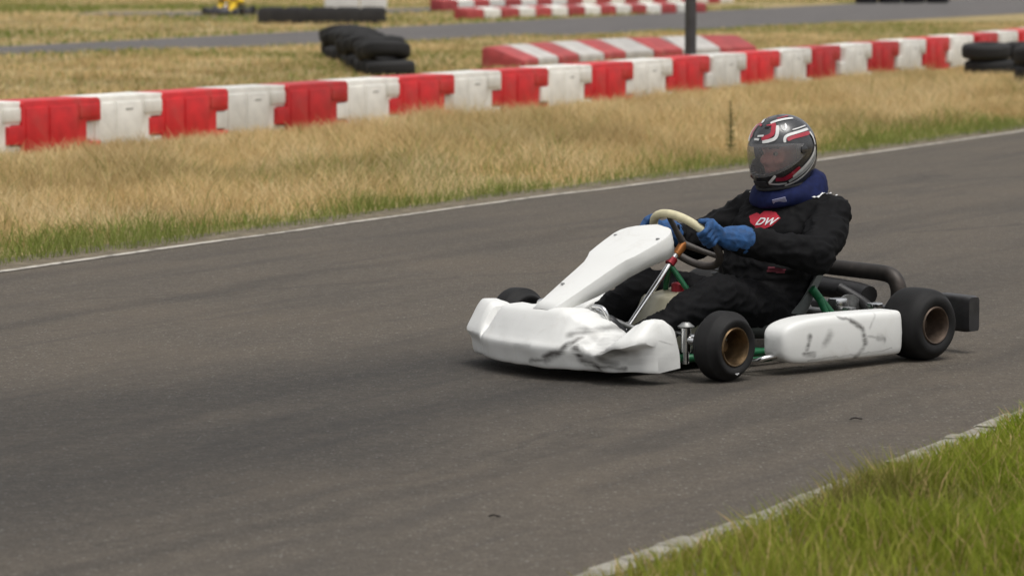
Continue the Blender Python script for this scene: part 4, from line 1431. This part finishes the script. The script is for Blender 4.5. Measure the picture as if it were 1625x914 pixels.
helmet = empty('helmet', (0, 0, 0), 0, person)
NA, NZ = 120, 72
bm = bmesh.new()
zs = [-.128 + (.128 + .1428) * (i / NZ) for i in range(NZ + 1)]
zs[-1] = .1429
grid = [[bm.verts.new(shell(2 * math.pi * a / NA - math.pi, z)) for a in range(NA)] for z in zs]
def in_port(az, z):
    top = .046 - .008 * (az / R(75)) ** 2
    bot = -.064 + .040 * (abs(az) / R(75)) ** 2
    return abs(az) < R(75) and bot < z < top
for i in range(NZ):
    for a in range(NA):
        az = 2 * math.pi * (a + .5) / NA - math.pi
        if in_port(az, (zs[i] + zs[i + 1]) / 2):
            continue
        bm.faces.new((grid[i][a], grid[i][(a + 1) % NA], grid[i + 1][(a + 1) % NA], grid[i + 1][a]))
bmesh.ops.delete(bm, geom=[v for v in bm.verts if not v.link_faces], context='VERTS')
bmesh.ops.recalc_face_normals(bm, faces=bm.faces)
bmesh.ops.solidify(bm, geom=list(bm.faces), thickness=.016)
obj('shell', bm, M_helmet, helmet)

def shell_patch(pts_fn, nu, nv, off, thick=0.0):
    bm = bmesh.new()
    V = [[bm.verts.new(shell(*pts_fn(i / nu, j / nv), off)) for j in range(nv + 1)] for i in range(nu + 1)]
    for i in range(nu):
        for j in range(nv):
            bm.faces.new((V[i][j], V[i + 1][j], V[i + 1][j + 1], V[i][j + 1]))
    bmesh.ops.recalc_face_normals(bm, faces=bm.faces)
    if thick:
        bmesh.ops.solidify(bm, geom=list(bm.faces), thickness=thick)
    return bm
# visor: smoked clear plastic, reflected sky painted in as grey haze, wraps past the port
mv, nt, b = new_mat('visor_plastic')
b.inputs['Base Color'].default_value = (0.34, 0.33, 0.335, 1)
b.inputs['Roughness'].default_value = 0.08
b.inputs['Coat Weight'].default_value = 0.3
tr = nt.nodes.new('ShaderNodeBsdfTransparent'); tr.inputs[0].default_value = (0.86, 0.86, 0.86, 1)
mx = nt.nodes.new('ShaderNodeMixShader')
co = coords(nt)
nt.links.new(math_n(nt, 'MULTIPLY_ADD', noise_n(nt, co, 12, 4, 0.6), 0.35, 0.50), mx.inputs[0])
nt.links.new(b.outputs[0], mx.inputs[1]); nt.links.new(tr.outputs[0], mx.inputs[2])
nt.links.new(mx.outputs[0], nt.nodes['Material Output'].inputs['Surface'])
def visor_uv(u, v):
    az = R(-88) + R(176) * u
    top = .056 - .022 * (abs(az) / R(88)) ** 2.5
    bot = -.074 + .066 * (abs(az) / R(88)) ** 2.2
    return az, bot + (top - bot) * v
obj('visor', shell_patch(visor_uv, 60, 16, .0035), mv, helmet)
for s in (1, -1):
    c = shell(s * R(86), .012, .002); n = (shell(s * R(86), .012, .02) - c).normalized()
    bm = bmesh.new(); tube(bm, [c, c + n * .006, c + n * .008], [.017, .016, .008], 20); obj('visor_pivot', bm, M_helmet, helmet)

def stripe(pts, w, mat, off=.0012):
    """ribbon following (azimuth deg, height m) points over the shell"""
    P = smooth_pts([(a, z * 1000, 0) for a, z in pts], 8)
    bm = bmesh.new()
    L, Rr_ = [], []
    C3 = [shell(R(p.x), p.y / 1000, off) for p in P]
    for i, p in enumerate(C3):
        t = (C3[min(i + 1, len(C3) - 1)] - C3[max(i - 1, 0)]).normalized()
        n = (p - HC).normalized()
        sd = t.cross(n).normalized()
        f = min(1.0, .7 + 3 * min(i, len(C3) - 1 - i) / len(C3))
        L.append(bm.verts.new(p + sd * w / 2 * f)); Rr_.append(bm.verts.new(p - sd * w / 2 * f))
    for i in range(len(L) - 1):
        bm.faces.new((L[i], L[i + 1], Rr_[i + 1], Rr_[i]))
    # keep the ribbon on the shell
    bmesh.ops.subdivide_edges(bm, edges=[e for e in bm.edges if e.calc_length() > w * .6], cuts=1)
    return obj('stripe', bm, mat, helmet)
for s in (1, -1):
    # brow graphic above the visor: white hook with red inside
    stripe([(s * (13 if s > 0 else 30), .064), (s * (26 if s > 0 else 34), .067), (s * 38, .074), (s * 43, .092), (s * 44, .116)], .0140, M_hw, .0046)
    stripe([(s * (10 if s > 0 else 24), .076), (s * (22 if s > 0 else 28), .081), (s * 32, .090), (s * 34, .108), (s * 34, .122)], .0190, M_hr, .0042)
    if s > 0:
        stripe([(-9, .072), (-2, .073), (5, .072)], .009, M_hw, .0050)
        stripe([(-2, .084), (6, .085), (14, .086)], .008, M_hw, .0052)
    stripe([(s * 20, .126), (s * 42, .131), (s * 75, .132), (s * 110, .128)], .014, M_hw, .0024)
    stripe([(s * 10, .118), (s * 24, .121), (s * 38, .125)], .010, M_hr, .0030)
    stripe([(s * 40, .137), (s * 80, .138), (s * 120, .137)], .008, M_hr, .0018)
    # small drop emblem
    stripe([(s * 54, .116), (s * 55, .104), (s * 59, .097), (s * 63, .103), (s * 65, .117)], .0055, M_hgrey, .0024)
    stripe([(s * 64, .102), (s * 66, .110), (s * 67, .119)], .005, M_hw, .0028)
    # side flash: white elbow over a red bar
    stripe([(s * 55, .054), (s * 55.5, .066), (s * 60, .076), (s * 74, .080), (s * 100, .080), (s * 116, .078)], .0115, M_hw, .0034)
    stripe([(s * 60, .062), (s * 70, .067), (s * 88, .067), (s * 114, .064)], .0165, M_hr, .0028)
    stripe([(s * 76, .093), (s * 96, .093), (s * 118, .092)], .005, M_hw, .0028)
    # rear sweeps
    stripe([(s * 116, .066), (s * 119, .040), (s * 119, .012)], .017, M_hw, .0026)
    stripe([(s * 117, .004), (s * 110, -.018), (s * 96, -.042), (s * 80, -.064), (s * 62, -.088)], .018, M_hw, .0026)
    stripe([(s * 120, -.012), (s * 110, -.038), (s * 92, -.064), (s * 74, -.086), (s * 54, -.104)], .018, M_hgrey, .0023)
    stripe([(s * 118, -.036), (s * 104, -.062), (s * 86, -.088), (s * 66, -.108), (s * 46, -.118)], .011, M_hw, .0026)
    stripe([(s * 130, .040), (s * 131, .005), (s * 129, -.030), (s * 126, -.050)], .020, M_hr, .0023)
    # chin arrow: white frame round red
    stripe([(s * 34, -.070), (s * 28, -.084), (s * 21, -.099)], .011, M_hw, .0042)
    stripe([(s * 20, -.101), (s * 34, -.107), (s * 50, -.109)], .011, M_hw, .0038)
    stripe([(s * 33, -.088), (s * 46, -.091), (s * 60, -.078), (s * 76, -.056)], .026, M_hr, .0028)
obj('chin_vent', shell_patch(lambda u, v: (R(-16) + R(32) * u, -.110 + .020 * v), 12, 4, .0035, .003), M_lining, helmet)
obj('brow_vent', shell_patch(lambda u, v: (R(8) + R(12) * u, .112 + .006 * v), 8, 3, .0035, .003), M_lining, helmet)
bm = bmesh.new(); tube(bm, [shell(2 * math.pi * k / 60, -.127, .001) for k in range(60)], .007, 10, closed=True); obj('edge_trim', bm, M_lining, helmet)
# eyes and brows behind the visor
for s in (1, -1):
    bm = bmesh.new(); bmesh.ops.create_uvsphere(bm, u_segments=16, v_segments=10, radius=.0105); e = obj('eye', bm, simple('eye_white', (.38, .33, .30), .4), person); e.location = facept(.246, s * .032, .799)
    bm = bmesh.new(); lathe(bm, [(0, .006), (.0015, .005), (.002, 0)], 14, 'Z'); i = obj('iris', bm, M_hair, e); i.location = (.0095, 0, 0); i.rotation_euler = (0, R(90), 0)
    bm = bmesh.new(); tube(bm, smooth_pts([facept(.259, s * .014, .822), facept(.256, s * .032, .828), facept(.242, s * .052, .822)], 4), .0045, 8); obj('eyebrow', bm, M_hair, person)

# ------------------------------------------------------------------ second kart far away, driver in yellow
fk = copy_tree(kart, None, ('front_panel',))
fk.location = (-6.03, 75.4, 0.004); fk.rotation_euler = (0, 0, R(258)); fk.scale = (.72, .72, .72)
tag(fk, 'small dark kart far away near the top left edge', 'kart')
fp = copy_tree(person, None, ('chest_patch', 'shoulder_stripe', 'belt_tab', 'zip_flap'))
fp.location = fk.location; fp.rotation_euler = fk.rotation_euler; fp.scale = fk.scale
tag(fp, 'far driver in yellow on the small dark kart', 'person')
M_yel = simple('yellow_suit', (0.75, 0.50, 0.02), 0.7)
M_redsuit = simple('dark_red_kart_plastic', (0.12, 0.02, 0.02), 0.5)
M_dkart = simple('dark_kart_plastic', (0.035, 0.032, 0.035), 0.5)
def recolour(o, table):
    for ch in o.children_recursive:
        n = ch.name.split('.')[0]
        if n in table and ch.data:
            sl = ch.material_slots[0]
            sl.link = 'OBJECT'
            sl.material = table[n]
recolour(fk, {'nose_bumper': M_dkart, 'side_pod': M_dkart, 'fuel_tank': M_redsuit})
recolour(fp, {'body': M_yel, 'glove': M_redsuit})
